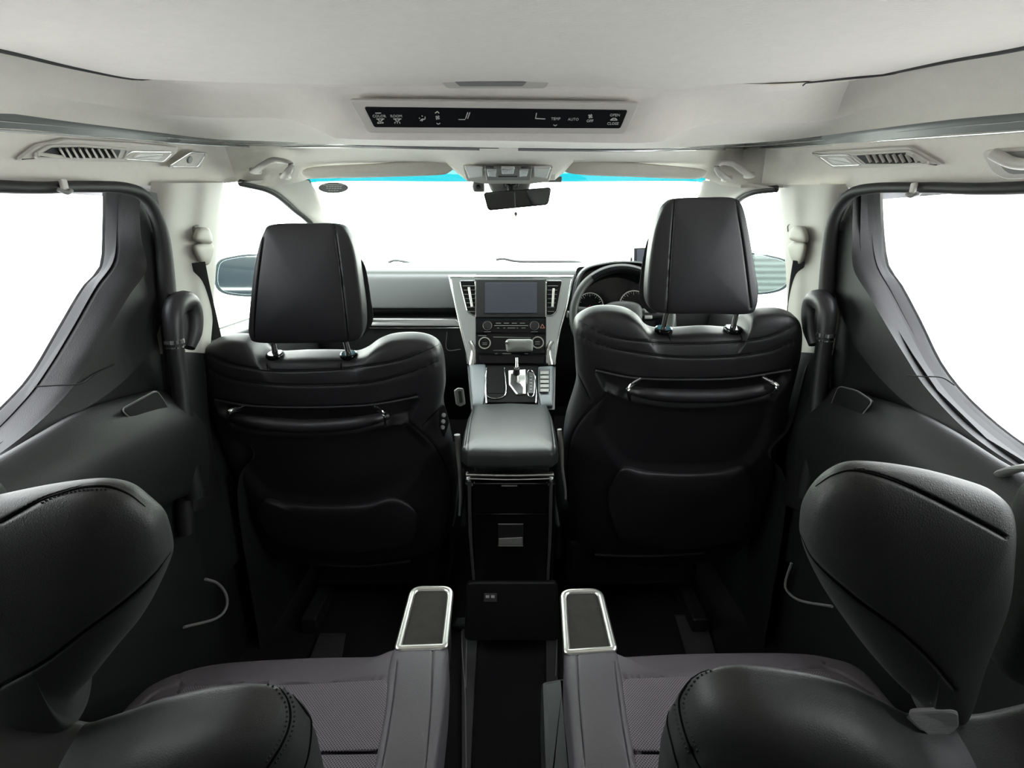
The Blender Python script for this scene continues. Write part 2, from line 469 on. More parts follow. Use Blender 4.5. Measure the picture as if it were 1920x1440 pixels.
# ---- ceiling: sunshade panel, cove, lip, front headliner, outer skin
ctr = [(-250, 40, 'x', -.615), (0, 92, 'x', -.62), (146, 127, 'x', -.61), (256, 148, 'x', -.59), (330, 156, 'y', .985), (420, 163, 'y', .97), (600, 163, 'y', .96), (930, 161, 'y', .96),
       (1300, 168, 'y', .96), (1430, 172, 'y', .97), (1500, 166, 'y', .985), (1585, 153, 'x', .59), (1767, 115, 'x', .62), (1920, 87, 'x', .63), (2200, 20, 'x', .63)]
A = WL(ctr)
Lf = A[:5]; Rt = A[-5:][::-1]; Fr = A[4:11]
rows = []
yb = np.array([-1.30, -.9, -.4, .1])
for y in yb: rows.append(np.array([(-.615, y, 1.352), (-.3, y, 1.385), (0, y, 1.39), (.3, y, 1.385), (.63, y, 1.352)]))
for i in (0, 1, 2, 3):
    a, b = Lf[i], Rt[i]; y = (a[1]+b[1])/2
    m = [a]
    for t in (.25, .5, .75):
        p = a*(1-t)+b*t; p = p.copy(); p[2] = 1.396+.002*i; 
        p[2] += (-.006 if t != .5 else 0); m.append(p)
    m.append(b); rows.append(np.array(m))
fr_in = Fr.copy(); fr_in[:, 1] -= .022; fr_in[:, 2] = np.maximum(fr_in[:, 2], 1.395)+.004
rows.append(fr_in); rows.append(Fr)
ceiling = struct(patch('ceiling', rows, M['liner'], nu=70, nv=60))
B = WL([(-250, 130, 'x', -.69), (0, 165, 'x', -.695), (146, 190, 'x', -.69), (290, 212, 'x', -.675), (400, 221, 'y', 1.10), (530, 222, 'y', 1.085), (590, 240, 'y', 1.06), (640, 260, 'y', 1.035), (930, 264, 'y', 1.03),
        (1205, 268, 'y', 1.035), (1256, 258, 'y', 1.05), (1300, 238, 'y', 1.07), (1345, 231, 'y', 1.09), (1540, 229, 'x', .64), (1620, 205, 'x', .675), (1767, 170, 'x', .70), (1920, 140, 'x', .705), (2200, 90, 'x', .70)])
C = WL([(-250, 180, 'x', -.715), (0, 210, 'x', -.72), (146, 230, 'x', -.72), (292, 248, 'x', -.715), (401, 261, 'x', -.68), (510, 265, 'y', 1.26), (640, 271, 'y', 1.20), (930, 277, 'y', 1.16),
        (1205, 279, 'y', 1.20), (1330, 273, 'y', 1.26), (1475, 263, 'x', .66), (1585, 249, 'x', .70), (1767, 226, 'x', .725), (1920, 211, 'x', .73), (2200, 180, 'x', .73)])
D = WL([(-250, 212, 'x', -.725), (0, 238, 'x', -.73), (146, 252, 'x', -.728), (292, 264, 'x', -.722), (437, 273, 'x', -.70), (583, 274, 'y', 1.32), (674, 274, 'y', 1.22), (930, 279, 'y', 1.165),
        (1205, 281, 'y', 1.22), (1300, 279, 'y', 1.32), (1402, 278, 'x', .66), (1585, 268, 'x', .705), (1767, 253, 'x', .732), (1920, 243, 'x', .74), (2200, 218, 'x', .74)])
E = WL([(-250, 330, 'x', -.765), (0, 343, 'x', -.765), (180, 347, 'x', -.762), (330, 348, 'x', -.755), (415, 345, 'x', -.745), (452, 341, 'x', -.72), (510, 350, 'y', 1.47), (575, 338, 'y', 1.58), (640, 318, 'y', 1.58), (830, 308, 'y', 1.52), (862, 328, 'y', 1.47), (885, 338, 'y', 1.45),
        (1030, 339, 'y', 1.45), (1050, 328, 'y', 1.47), (1078, 308, 'y', 1.52), (1280, 318, 'y', 1.58), (1322, 338, 'y', 1.58), (1385, 352, 'y', 1.47), (1440, 352, 'x', .68), (1475, 352, 'x', .71), (1560, 352, 'x', .745), (1740, 350, 'x', .77), (1920, 352, 'x', .775), (2200, 345, 'x', .775)])
def back(L, sx=None):               # carry a longitudinal line on to the rear of the cabin
    a, b = L[0], L[-1]
    l = [np.array([a[0], y, a[2]-.005]) for y in (-1.35, -.8, -.2)]; r = [np.array([b[0], y, b[2]-.005]) for y in (-.2, -.8, -1.35)]
    return np.vstack([l, L, r])
# the gap beside the panel: the cove starts a finger's width above and outside it
A2 = A.copy(); A2[:, 2] += .004
A2[:4, 0] -= .014; A2[-4:, 0] += .014; A2[:4, 2] += .022; A2[-4:, 2] += .022
Bm = None
def mid(P, Q, t, n, dz):
    P_, Q_ = cr(P, n), cr(Q, n); m = P_*(1-t)+Q_*t; m[:, 2] += dz; return m
nu = 190
Ab, Bb, Cb, Db, Eb = back(A2), back(B), back(C), back(D), back(E)
def align(L, n):                    # sample so that the same azimuth pairs up between rows
    L = cr(L, 900); az = np.arctan2(L[:, 0], L[:, 1]+.35)
    q = np.linspace(az[0], az[-1], n); az2 = np.maximum.accumulate(az)
    az2 = az2+np.linspace(0, 1e-6, len(az2))
    return np.stack([np.interp(q, az2, L[:, k]) for k in range(3)], 1)
AA, BB, CC, DD, EE = [align(L, nu) for L in (Ab, Bb, Cb, Db, Eb)]
def rawpatch(name, rows, m, parent, nv=None, thick=0):
    C_ = np.stack([cr_keep(np.array([r[j] for r in rows]), nv or len(rows)*5) for j in range(len(rows[0]))], 1)
    o = obj(name, C_.reshape(-1, 3), grid_faces(C_.shape[0], C_.shape[1]), m, parent)
    if thick:
        md = o.modifiers.new('thick', 'SOLIDIFY'); md.thickness = thick; md.offset = 0
    return o
rawpatch('headliner_cove', [AA, AA*.5+BB*.5+np.array([0, 0, .010]), BB], M['liner'], ceiling, nv=16)
rawpatch('headliner_step', [BB, BB*.5+CC*.5+np.array([0, 0, .002]), CC], M['liner'], ceiling, nv=10)
MID = DD*.5+EE*.5+np.array([0, 0, .006])
DD2 = DD+np.array([0, 0, .001])
rawpatch('headliner_rim', [DD2, MID, EE], M['liner'], ceiling, nv=26)
quads('roof_skin', [[(-.83, -1.42, 1.455), (.83, -1.42, 1.455), (.83, 1.3, 1.455), (-.83, 1.3, 1.455)],
                    [(-.83, 1.3, 1.455), (.83, 1.3, 1.455), (.74, 1.66, 1.36), (-.74, 1.66, 1.36)]], M['carbody'], ceiling)
cv = np.array([v.co for v in ceiling.data.vertices]).reshape(60, 70, 3)
for j, sg in ((0, -1), (69, 1)):
    gL = cv[:, j].copy(); gL = gL[gL[:, 1] < .975]; gL[:, 0] += sg*.002; gL[:, 2] -= .0005
    tube('panel_gap_shade', gL, [.0045]*8+[.0042, .0032, .001], M['rubber'], ceiling, k=8, n=120)  # black bead drawn in for the shade of the panel gap
# translucent-looking grey trim strips along the roof sides
for k, (a, b) in enumerate(((0, nu//2), (nu//2, nu))):
    cc, dd = CC[a:b], DD[a:b]
    keep = (np.linalg.norm(cc-dd, axis=1) > .0032)
    cc, dd = cc[keep], dd[keep]
    t = struct(rawpatch('trim_%d' % (k+1), [cc, cc*.6+dd*.4+np.array([0, 0, .003]), dd], M['strip'], None, nv=8))
    tube('trim_bead', dd[::3]-np.array([0, 0, .002]), .0018, M['silverp'], t, k=8, n=90)
    tube('trim_bead', (cc*.55+dd*.45)[::3]-np.array([0, 0, .001]), .0010, M['silverp'], t, k=6, n=90)

# ---- side walls, left and right
SIDE = {
 'left': dict(s=-1,
  E=[(198, 352), (197, 430), (192, 499), (158, 540), (113, 616), (68, 693), (27, 743), (-60, 822), (-200, 905)],
  Fo=[(221, 358), (219, 430), (212, 490), (178, 540), (135, 616), (90, 690), (44, 752), (-45, 838), (-190, 925)],
  G=[(262, 365), (264, 440), (275, 503), (245, 550), (221, 589), (185, 650), (140, 722), (50, 812), (-90, 905)],
  H=[(296, 372), (304, 440), (308, 503), (308, 560), (300, 610), (272, 672), (203, 738), (80, 812), (-80, 905)],
  ledge=[(-260, 1010), (-80, 900), (0, 858), (68, 818), (135, 780), (203, 754), (289, 733), (340, 738)],
  seal=[(-200, 343), (0, 350), (150, 350), (228, 352), (268, 366), (292, 404), (306, 460), (314, 560), (326, 700), (338, 860), (350, 1000)],
  pil_o=[(322, 343), (312, 430), (318, 520), (326, 590), (338, 660)], pil_i=[(415, 342), (404, 440), (397, 530), (392, 600), (384, 664)],
  low_i=[(384, 664), (384, 740), (392, 806), (415, 930)], low_o=[(338, 660), (344, 740), (350, 830), (362, 960)],
  pull=[(222, 768), (289, 731), (304, 752), (325, 790), (291, 820), (272, 812)], lamp=(315, 811),
  handle=[(327, 640), (325, 615), (326, 585), (336, 568), (352, 566), (361, 588), (362, 620), (354, 652)], hz=.70,
  column=[(334, 640), (338, 720), (348, 820), (366, 930)],
  cap=(377, 440, 394, 470, 491), slot=(374, 425), belt=[(372, 492), (382, 540), (394, 590), (404, 634)],
  hook=(119, 345), mirror=[(403, 520), (410, 490), (440, 480), (478, 476), (530, 478), (530, 545), (480, 556), (430, 553), (408, 542)]),
 'right': dict(s=1,
  E=[(1650, 352), (1653, 430), (1662, 497), (1687, 535), (1723, 603), (1763, 684), (1822, 756), (1920, 836), (2080, 925)],
  Fo=[(1630, 358), (1634, 430), (1644, 494), (1671, 545), (1710, 620), (1751, 696), (1812, 770), (1912, 850), (2070, 945)],
  G=[(1600, 365), (1598, 440), (1600, 503), (1630, 555), (1662, 610), (1696, 666), (1740, 732), (1830, 822), (1980, 915)],
  H=[(1572, 372), (1562, 440), (1562, 503), (1568, 560), (1590, 620), (1625, 680), (1690, 748), (1800, 822), (1975, 925)],
  ledge=[(2180, 1030), (1990, 925), (1890, 874), (1854, 852), (1786, 808), (1714, 770), (1641, 746), (1576, 727), (1540, 735)],
  seal=[(2120, 345), (1920, 352), (1740, 352), (1640, 353), (1592, 366), (1566, 408), (1556, 460), (1549, 560), (1540, 700), (1530, 860), (1520, 1000)],
  pil_o=[(1556, 346), (1550, 430), (1546, 520), (1540, 590), (1528, 662)], pil_i=[(1456, 347), (1471, 419), (1479, 500), (1484, 590), (1492, 658)],
  low_i=[(1492, 658), (1492, 740), (1484, 806), (1462, 930)], low_o=[(1528, 662), (1524, 740), (1518, 830), (1508, 960)],
  pull=[(1641, 752), (1610, 732), (1576, 724), (1555, 776), (1590, 801), (1606, 796)], lamp=(1560, 796),
  handle=[(1548, 628), (1550, 605), (1550, 580), (1542, 565), (1528, 562), (1521, 582), (1521, 614), (1527, 646)], hz=.70,
  column=[(1540, 630), (1536, 720), (1528, 820), (1512, 930)],
  cap=(1496, 438, 1494, 468, 489), slot=(1488, 422), belt=[(1498, 490), (1493, 520), (1488, 560), (1484, 600)],
  hook=(1713, 352), mirror=[(1485, 515), (1478, 490), (1440, 478), (1412, 474), (1360, 476), (1360, 540), (1412, 552), (1455, 548), (1478, 535)]),
}
KEEP = {}
for side, S in SIDE.items():
    s = S['s']
    def X(L, x): return [PX(a, b, s*x) for a, b in L]
    Ew = np.array(X(S['E'], .80)); Fw = np.array(X(S['Fo'], .778)); Gw = np.array(X(S['G'], .735)); Hw = np.array(X(S['H'], .728))
    def ext(L, z=None):
        a = L[-1]; return np.vstack([L]+[[[a[0], y, (a[2] if z is None else z)-(.004*i)]] for i, y in enumerate((.45, .30, .17))])
    Ew, Fw, Gw, Hw = ext(Ew), ext(Fw), ext(Gw), ext(Hw)
    # top points rise into the header
    def topup(L): a = L[0].copy(); a[2] += .010; return np.vstack([[a], L])
    Ew, Fw, Gw, Hw = map(topup, (Ew, Fw, Gw, Hw))
    wall = struct(rawpatch('wall_'+side, [cr(Gw, 90), cr(Gw*.5+Hw*.5, 90), cr(Hw, 90)], M['panel'], None, nv=10))
    rawpatch('window_frame', [cr(Ew, 90), cr(Ew*.5+Fw*.5, 90)+np.array([-s*.004, 0, 0]), cr(Fw, 90)], M['framep'], wall, nv=6)
    F2 = Fw+np.array([s*.010, 0, 0]); F3 = Fw*.86+Gw*.14
    rawpatch('window_channel', [cr(Fw, 90), cr(F2*.93+Gw*.07, 90)+np.array([s*.004, 0, 0]), cr(F3, 90)], M['rubber'], wall, nv=5)
    rawpatch('window_trim', [cr(F3, 90), cr(F3*.5+Gw*.5, 90)+np.array([-s*.006, 0, 0]), cr(Gw, 90)], M['panel'], wall, nv=8)
    inf = Gw.copy(); inf[:, 0] = s*.752
    yz = [(inf[-1][1], .3), (1.26, .3), (1.26, 1.24)]
    V_ = np.vstack([inf]+[[[s*.752, y, z]] for y, z in yz])
    obj('inner_infill', V_, [tuple(range(len(V_)))], M['panel'], wall, smooth=False)
    quads('sill_trim', [[(s*.775, .5, .0), (s*.775, 2.4, .0), (s*.775, 2.4, .84), (s*.775, .5, .80)]], M['blackp'], wall)
    # outer skin around that window
    Eo = Ew+np.array([s*.006, 0, 0])
    n = len(Eo); O1 = []
    for i, p in enumerate(Eo):
        t = i/(n-1)
        O1.append((s*.835, 1.36 if i < 4 else max(1.36-.10*(i-3), p[1]), p[2] if i < 4 else max(0.02, p[2]-.12*(i-3))))
    rawpatch('outer_skin', [cr(Eo, 40), cr(np.array(O1), 40)], M['carbody'], wall, nv=3)
    sk = []
    xo = s*.84
    def R_(y0, y1, z0, z1, x=xo): return [(x, y0, z0), (x, y1, z0), (x, y1, z1), (x, y0, z1)]
    sk += [R_(-1.42, 2.5, -.1, .62), R_(-1.42, .5, .6, .84), R_(1.15, 2.5, .6, .90), R_(1.24, 1.40, .85, 1.25), R_(-1.42, 1.45, 1.235, 1.46),
           R_(-.02, .19, .8, 1.3), R_(-1.42, -1.25, .8, 1.3)]
    sk += [[(xo, 1.4, 1.27), (xo, 1.4, 1.46), (s*.80, 1.62, 1.38), (s*.80, 1.62, 1.33)]]
    quads('outer_skin', sk, M['carbody'], wall)
    # rear inner trim behind the sliding door window
    quads('rear_trim', [[(s*.79, -1.35, 0), (s*.79, .3, 0), (s*.76, .3, .84), (s*.76, -1.35, .84)],
                        [(s*.78, -.02, .8), (s*.78, .18, .8), (s*.765, .18, 1.3), (s*.765, -.02, 1.3)],
                        [(s*.78, -1.35, .8), (s*.78, -1.22, .8), (s*.765, -1.22, 1.3), (s*.765, -1.35, 1.3)]], M['panel'], wall)
    # door panel with bulging armrest
    lg = S['ledge']
    r0 = np.array(X(lg, .740)); r1 = np.array(X([(a, b+10) for a, b in lg], .705)); r2 = r1.copy(); r2[:, 2] -= .07; r2[:, 0] = s*.665
    r3 = r2.copy(); r3[:, 2] -= .14; r3[:, 0] = s*.685; r4 = r3.copy(); r4[:, 2] -= .06; r4[:, 0] = s*.735
    r5 = r4.copy(); r5[:, 2] = .25; r5[:, 0] = s*.72; r6 = r5.copy(); r6[:, 2] = .0
    r00 = r0.copy(); r00[:, 0] = s*.775; r00[:, 2] -= .02
    door = struct(patch('door_%d' % (1 if s < 0 else 2), [np.vstack([[r[0]*[1, 0, 1]+[0, y, 0]] for y in (.17, .25)]+[r]) for r in (r00, r0, r1, r2, r3, r4, r5, r6)], M['panel'], nu=70, nv=60,
              mod=lambda V: V))
    KEEP[side+'door'] = door
    # hinge-side pocket / switch recess on the door
    plw = np.array([PX(a, b, s*.690) for a, b in S['pull']])
    cen = plw.mean(0); nrm = np.array([-s, 0, .25])
    pr = rnd(plw, .012, 5)
    plate('door_pocket_lid', pr, nrm, .006, M['blackp'], door, bev=.003)
    tube('lid_seam', rs(pr, 60)+np.array([-s*.004, 0, 0]), .0013, M['greyp2'], door, k=6, closed=True, n=120)
    lp = PX(*S['lamp'], s*.690); disc('door_lamp', lp, (-s, -.5, .3), .0045, .004, M['lens'], door, k=16)
    sm = [(66, 725), (100, 723), (152, 719), (178, 702), (214, 684)] if s < 0 else [(1700, 704), (1730, 706), (1766, 708), (1790, 722)]
    tube('panel_joint', X(sm, .7275), .0012, M['rubber'], wall, k=6, n=30)
    # rubber seal round the door opening
    sl = struct(tube('trim_%d' % (3 if s < 0 else 4), np.vstack([[[s*.735, y_, 1.222] for y_ in (.16, .40)], X(S['seal'], .715)[1 if s < 0 else 1:]]), [.009, .009, .009, .009, .009, .009, .0095, .013, .0165, .0165, .0165, .0165, .0165], M['rubber'], None, k=12, n=140))
    # B pillar
    po, pi_ = np.array(X(S['pil_o'], .722)), np.array(X(S['pil_i'], .745))
    pm = (po+pi_)/2
    pm[:, 0] = s*.708; pm2 = po*.15+pi_*.85; pm2[:, 0] = s*.722
    back_ = pi_+np.array([s*.07, .035, 0])
    pil = struct(patch('wall_pillar_'+side, [po+np.array([s*.03, -.02, 0]), po, po*.7+pi_*.3+np.array([-s*.012, 0, 0]), pm, pm2, pi_, back_], M['greyp'], nu=40, nv=30))
    lo, li = np.array(X(S['low_o'], .722)), np.array(X(S['low_i'], .745))
    lm = (lo+li)/2; lm[:, 0] = s*.71
    patch('lower_cover', [lo+np.array([s*.03, -.02, 0]), lo, lm, li, li+np.array([s*.07, .04, 0])], M['blackp'], pil, nu=30, nv=20)
    # front door: window ledge, inner panel
    fd = struct(patch('door_%d' % (3 if s < 0 else 4), [np.array([(s*.79, y, .90+(y-1.3)*.03) for y in (1.2, 1.6, 2.0, 2.3)]), np.array([(s*.735, y, .895+(y-1.3)*.03) for y in (1.2, 1.6, 2.0, 2.3)]),
              np.array([(s*.715, y, .86) for y in (1.2, 1.6, 2.0, 2.3)]), np.array([(s*.70, y, .70) for y in (1.2, 1.6, 2.0, 2.3)]), np.array([(s*.66, y, .62) for y in (1.2, 1.6, 2.0, 2.3)]),
              np.array([(s*.72, y, .50) for y in (1.2, 1.6, 2.0, 2.3)]), np.array([(s*.73, y, .0) for y in (1.2, 1.6, 2.0, 2.3)])], M['panel'], nu=30, nv=40))
    box('ledge_cap', (s*.765, 1.72, .902), (.075, 1.1, .012), M['dash'], fd, bev=.004)
    # A pillar with the dark edge of the door frame
    if s < 0:
        ao = [(452, 341, 'y', 1.42), (510, 357, 'y', 1.52), (554, 392, 'y', 1.68), (590, 425, 'y', 1.82), (640, 500, 'y', 2.25)]
        ai = [(575, 338, 'y', 1.60), (592, 362, 'y', 1.68), (607, 395, 'y', 1.80), (628, 430, 'y', 1.92), (690, 498, 'y', 2.34)]
    else:
        ao = [(1455, 352, 'y', 1.42), (1405, 360, 'y', 1.50), (1372, 385, 'y', 1.66), (1345, 425, 'y', 1.82), (1275, 500, 'y', 2.25)]
        ai = [(1322, 338, 'y', 1.60), (1312, 365, 'y', 1.68), (1300, 395, 'y', 1.80), (1285, 430, 'y', 1.92), (1240, 498, 'y', 2.34)]
    ao, ai = WL(ao), WL(ai)
    am = (ao+ai)/2+np.array([0, -.02, .0]); am[:, 1] -= .012
    ap = struct(patch('wall_front_pillar_'+side, [ao+np.array([s*.03, .03, 0]), ao, am, ai, ai+np.array([s*.02, .04, .0])], M['greyp'], nu=40, nv=24))
    tube('door_frame_edge', ao+np.array([s*.004, .004, -.002]), .009, M['rubber'], ap, k=10, n=50)
    # glass
    Eg = Ew+np.array([0, 0, 0])
    lastE = Eg[-1]
    Vg = np.vstack([Eg, [[s*.80, .17, 1.26]], [[s*.80, .6, 1.26]]])
    g = struct(obj('window_%d' % (1 if s < 0 else 2), np.vstack([Vg]), [tuple(range(len(Vg)))], M['privacy'], smooth=False))
    g2 = struct(quads('window_%d' % (3 if s < 0 else 4), [[(s*.81, 1.36, .88), (s*.81, 2.36, .88), (s*.81, 2.3, .98), (s*.785, 1.62, 1.36), (s*.785, 1.36, 1.36)]], M['glass']))
    g3 = struct(quads('window_%d' % (5 if s < 0 else 6), [[(s*.82, -1.27, .83), (s*.82, -.0, .83), (s*.82, -.0, 1.25), (s*.82, -1.27, 1.25)]], M['rearglass']))
# windscreen
ws = struct(patch('window_7', [WL([(560, 322, 'y', 1.62), (950, 300, 'y', 1.68), (1340, 322, 'y', 1.62)]), WL([(590, 400, 'y', 1.93), (950, 398, 'y', 2.02), (1312, 400, 'y', 1.93)]),
                   WL([(622, 500, 'y', 2.38), (950, 500, 'y', 2.48), (1300, 500, 'y', 2.38)])], M['glass'], nu=30, nv=20))
bd = patch('shade_band', [WL([(562, 310, 'y', 1.60), (950, 304, 'y', 1.65), (1338, 310, 'y', 1.60)]), WL([(578, 343, 'y', 1.655), (640, 340, 'y', 1.69), (950, 341, 'y', 1.73), (1270, 340, 'y', 1.69), (1320, 343, 'y', 1.655)])], M['band'], ws, nu=40, nv=8)
tube('band_edge', WL([(576, 338, 'y', 1.625), (588, 360, 'y', 1.70), (602, 392, 'y', 1.81), (625, 432, 'y', 1.93)]), .008, M['band'], ws, k=8, n=24, flat=.003)
# rear hatch
hat = struct(quads('wall_back', [[(-.83, -1.38, 0), (.83, -1.38, 0), (.83, -1.38, .80), (-.83, -1.38, .80)], [(-.83, -1.38, 1.30), (.83, -1.38, 1.30), (.83, -1.38, 1.47), (-.83, -1.38, 1.47)],
                                 [(-.83, -1.38, .8), (-.70, -1.38, .8), (-.66, -1.38, 1.3), (-.83, -1.38, 1.3)], [(.83, -1.38, .8), (.70, -1.38, .8), (.66, -1.38, 1.3), (.83, -1.38, 1.3)]], M['greyp2']))
struct(quads('window_8', [[(-.72, -1.39, .78), (.72, -1.39, .78), (.68, -1.39, 1.32), (-.68, -1.39, 1.32)]], M['rearglass']))
# bulkhead ahead of the dashboard
struct(quads('wall_front', [[(-.84, 2.42, -.1), (.84, 2.42, -.1), (.84, 2.42, .97), (-.84, 2.42, .97)]], M['blackp']))

# cowl outside the windscreen, and what the door mirrors show behind the car
struct(box('trim_5', (0, 2.56, .955), (1.5, .22, .03), M['blackp'], bev=.01))
gw = struct(box('wall_outside_left', (-4.9, -5.2, 2.6), (8.2, .2, 6.1), M['darkwall'], bev=0))
for k in range(5): box('wall_streak', (-4.9, -5.07, .2+.55*k), (8.0, .04, .03), M['greyp'], gw, bev=.01)
gs = struct(box('wall_outside_right', (4.9, -5.2, 2.6), (8.2, .2, 6.1), M['shutter'], bev=0))
for k in range(58): box('shutter_slat', (4.9, -5.08, -.38+.10*k), (8.1, .05, .055), M['shutter'], gs, bev=.012)

# ================================================================== front seats
def Z2(L, sc_, ox, oy): return [(ox+a/sc_, oy+b/sc_) for a, b in L]
def front_seat(D):
    t = thing('front_seat', D['label'], 'car seat', (D['cx'], D['Y']+.10, .0), 'front seats')
    pl = seatplane(D['Y'], D['z'], 15); n = pl.n
    sgn = D['s']                    # -1 passenger (left), +1 driver (right); the aisle is on the other side
    # backrest
    O = pl.ps(cr(D['out'], 220, True), -.055)
    O = rs(O, 320)
    c = pl.p(*D['c'], -.055)
    seams = [(L, 2.2, .0035) for L in D['seams']]+[(L, 3.0, .004) for L in D.get('folds', [])]
    carves = [(D['recess'], .020, 7), (D['lowmask'], .012, 12)]
    backrest = puff('backrest', O, n, .058, .050, M['leather'], t, N=320, e=4.2, c=c, dome=.012, R=66, seams=seams, carves=carves, relax=14)
    cords(backrest, D['seams']+D.get('folds', []), .0011, M['seamdark'])
    for k_ in (0,): stitches(backrest, [(a, b+4) for a, b in D['seams'][k_]], 6, M['thread'], r=.0006)
    # lower pocket, proud of the back with a padded mouth
    pk = rnd(np.array(pl.ps(D['pocket'], .008)), .045, 6)
    puff('seat_pocket', rs(pk, 160), n, .022, .004, M['leather'], t, N=160, e=3.2, R=24)
    # grab bar on the back
    hb = [pl.p(a, b, .030) for a, b in D['bar']]
    bar = tube('grab_bar', [pl.p(*D['bar'][0], .004)]+hb[1:-1]+[pl.p(*D['bar'][-1], .004)], [.011, .015, .0165, .0165, .0165, .015, .011], M['leather'], t, k=18, n=60)
    for L in D['clips']:
        P = [pl.p(L[0][0], L[0][1], .012), pl.p(L[1][0], L[1][1], .050), pl.p(L[2][0], L[2][1], .040)]
        if len(L) > 3: P.append(pl.p(L[3][0], L[3][1], .030))
        tube('bar_clip', P, .0034, M['chrome'], bar, k=10, n=30, flat=.006)
    # piping line above the recess
    tube('piping', pl.ps(D['lip'], .010), .0032, M['leather'], t, k=8, n=80)
    # headrest
    hp = seatplane(D['Y']-.03, D['z']+.2, D['htilt']); hn = hp.n
    HO = rs(hp.ps(cr(D['head'], 200, True), 0), 220)
    hc = HO.mean(0)
    hseams = [(L, 1.8, .0028) for L in D['hseams']]
    head = puff('headrest', HO, hn, .012, .105, M['leather2'] if 0 else M['leather'], t, N=220, e=7, c=hc, dome=.010, R=40, seams=hseams, etf=2.6)
    cords(head, D['hseams'], .0010, M['seamdark'])
    # padded side wing of the headrest, on the aisle side
    E1 = [hp.p(a, b, -.050) for a, b in D['ear']]
    ear_n = np.array([-sgn*1.0, -.35, 0])
    puff('side_pad', rs(cr(E1, 120, True), 120), ear_n, .012, .02, M['leather'], head, N=120, e=4, R=16)
    for (a, b), (g0, g1) in zip(D['posts'], D['guides']):
        p1 = hp.p(a, b, -.05); p0 = PY(g0, g1, p1[1]+.012)
        p1 = PY(a, b, p0[1]-.006)
        d = p1-p0; d /= np.linalg.norm(d)
        tube('headrest_post', [p0-d*.03, p1+d*.05], .0065, M['chrome'], t, k=16, n=6)
        disc('post_guide', p0-np.array([0, 0, .006]), (0, -.25, 1), .021, .010, M['piano'], t, k=32, bev=.005)
    # cushion and base
    cx = D['cx']; y0 = D['Y']+.22
    box('seat_cushion', (cx, y0+.24, .32), (.45, .50, .16), M['leather'], t, bev=.05)
    box('seat_base', (cx, y0+.22, .17), (.42, .44, .18), M['blackp'], t, bev=.03)
    for k in (-1, 1): box('seat_rail', (cx+k*.19, y0+.18, .03), (.045, .56, .05), M['blackp'], t, bev=.006)
    # recliner cover on the outer lower side, cushion side shield
    for k in (-1, 1): box('side_shield', (cx+k*.232, y0+.20, .25), (.02, .40, .12), M['blackp'], t, bev=.012)
    tube('lower_back_edge', pl.ps(D['under'], .012), .004, M['blackp'], t, k=8, n=40)
    return t, pl

PASS = dict(s=-1, cx=-.42, Y=1.14, z=.85, htilt=4, label='black leather front seat on the left, its headrest set lower, buttons on its side',
  out=[(387, 662), (394, 644), (425, 632), (461, 632), (480, 642), (494, 656), (515, 664), (575, 662), (633, 662), (664, 664), (687, 656), (710, 640), (741, 630), (786, 629), (818, 640), (831, 666), (835, 716), (831, 756), (842, 800), (853, 860), (856, 920), (846, 985), (800, 1028), (680, 1048), (580, 1046), (500, 1010), (462, 930), (430, 840), (408, 780), (394, 734), (386, 689)],
  c=(620, 830),
  seams=[[(389, 666), (434, 684), (515, 696), (633, 693), (741, 678), (804, 655), (826, 644)], [(387, 691), (434, 711), (538, 723), (673, 720), (764, 700), (834, 671)],
         [(764, 790), (809, 829), (836, 874), (845, 925), (838, 1000)]],
  folds=[[(832, 757), (790, 800)], [(500, 681), (502, 694)], [(640, 680), (639, 692)]],
  stitch=[],
  recess=[(406, 752), (470, 764), (583, 767), (696, 762), (780, 746), (782, 754), (764, 786), (673, 811), (583, 820), (493, 811), (440, 800), (415, 775)],
  lowmask=[(440, 830), (764, 800), (800, 840), (770, 900), (742, 928), (690, 944), (606, 949), (529, 942), (493, 930), (460, 890)],
  pocket=[(493, 930), (529, 941), (606, 947), (690, 943), (739, 926), (790, 960), (775, 1020), (620, 1040), (510, 1010), (480, 960)],
  bar=[(430, 782), (470, 790), (520, 796), (578, 799), (640, 796), (690, 789), (727, 779)],
  clips=[[(456, 764), (431, 772), (428, 789)], [(701, 764), (719, 775), (722, 797)]],
  lip=[(403, 750), (470, 761), (583, 764), (696, 759), (784, 744)],
  head=[(511, 421), (570, 419), (633, 420), (652, 436), (666, 470), (676, 530), (683, 590), (680, 625), (660, 639), (570, 642), (487, 641), (471, 630), (469, 605), (476, 530), (486, 470), (497, 436)],
  hseams=[[(494, 445), (484, 520), (477, 600), (478, 636)], [(627, 421), (640, 520), (653, 637)]],
  ear=[(668, 484), (680, 500), (690, 560), (695, 600), (684, 622), (674, 626), (669, 560), (665, 510)],
  posts=[(513, 640), (648, 640)], guides=[(516, 664), (654, 664)],
  under=[(600, 1058), (680, 1062), (770, 1052)])
z6 = lambda L: Z2(L, 2.058, 1020, 350)
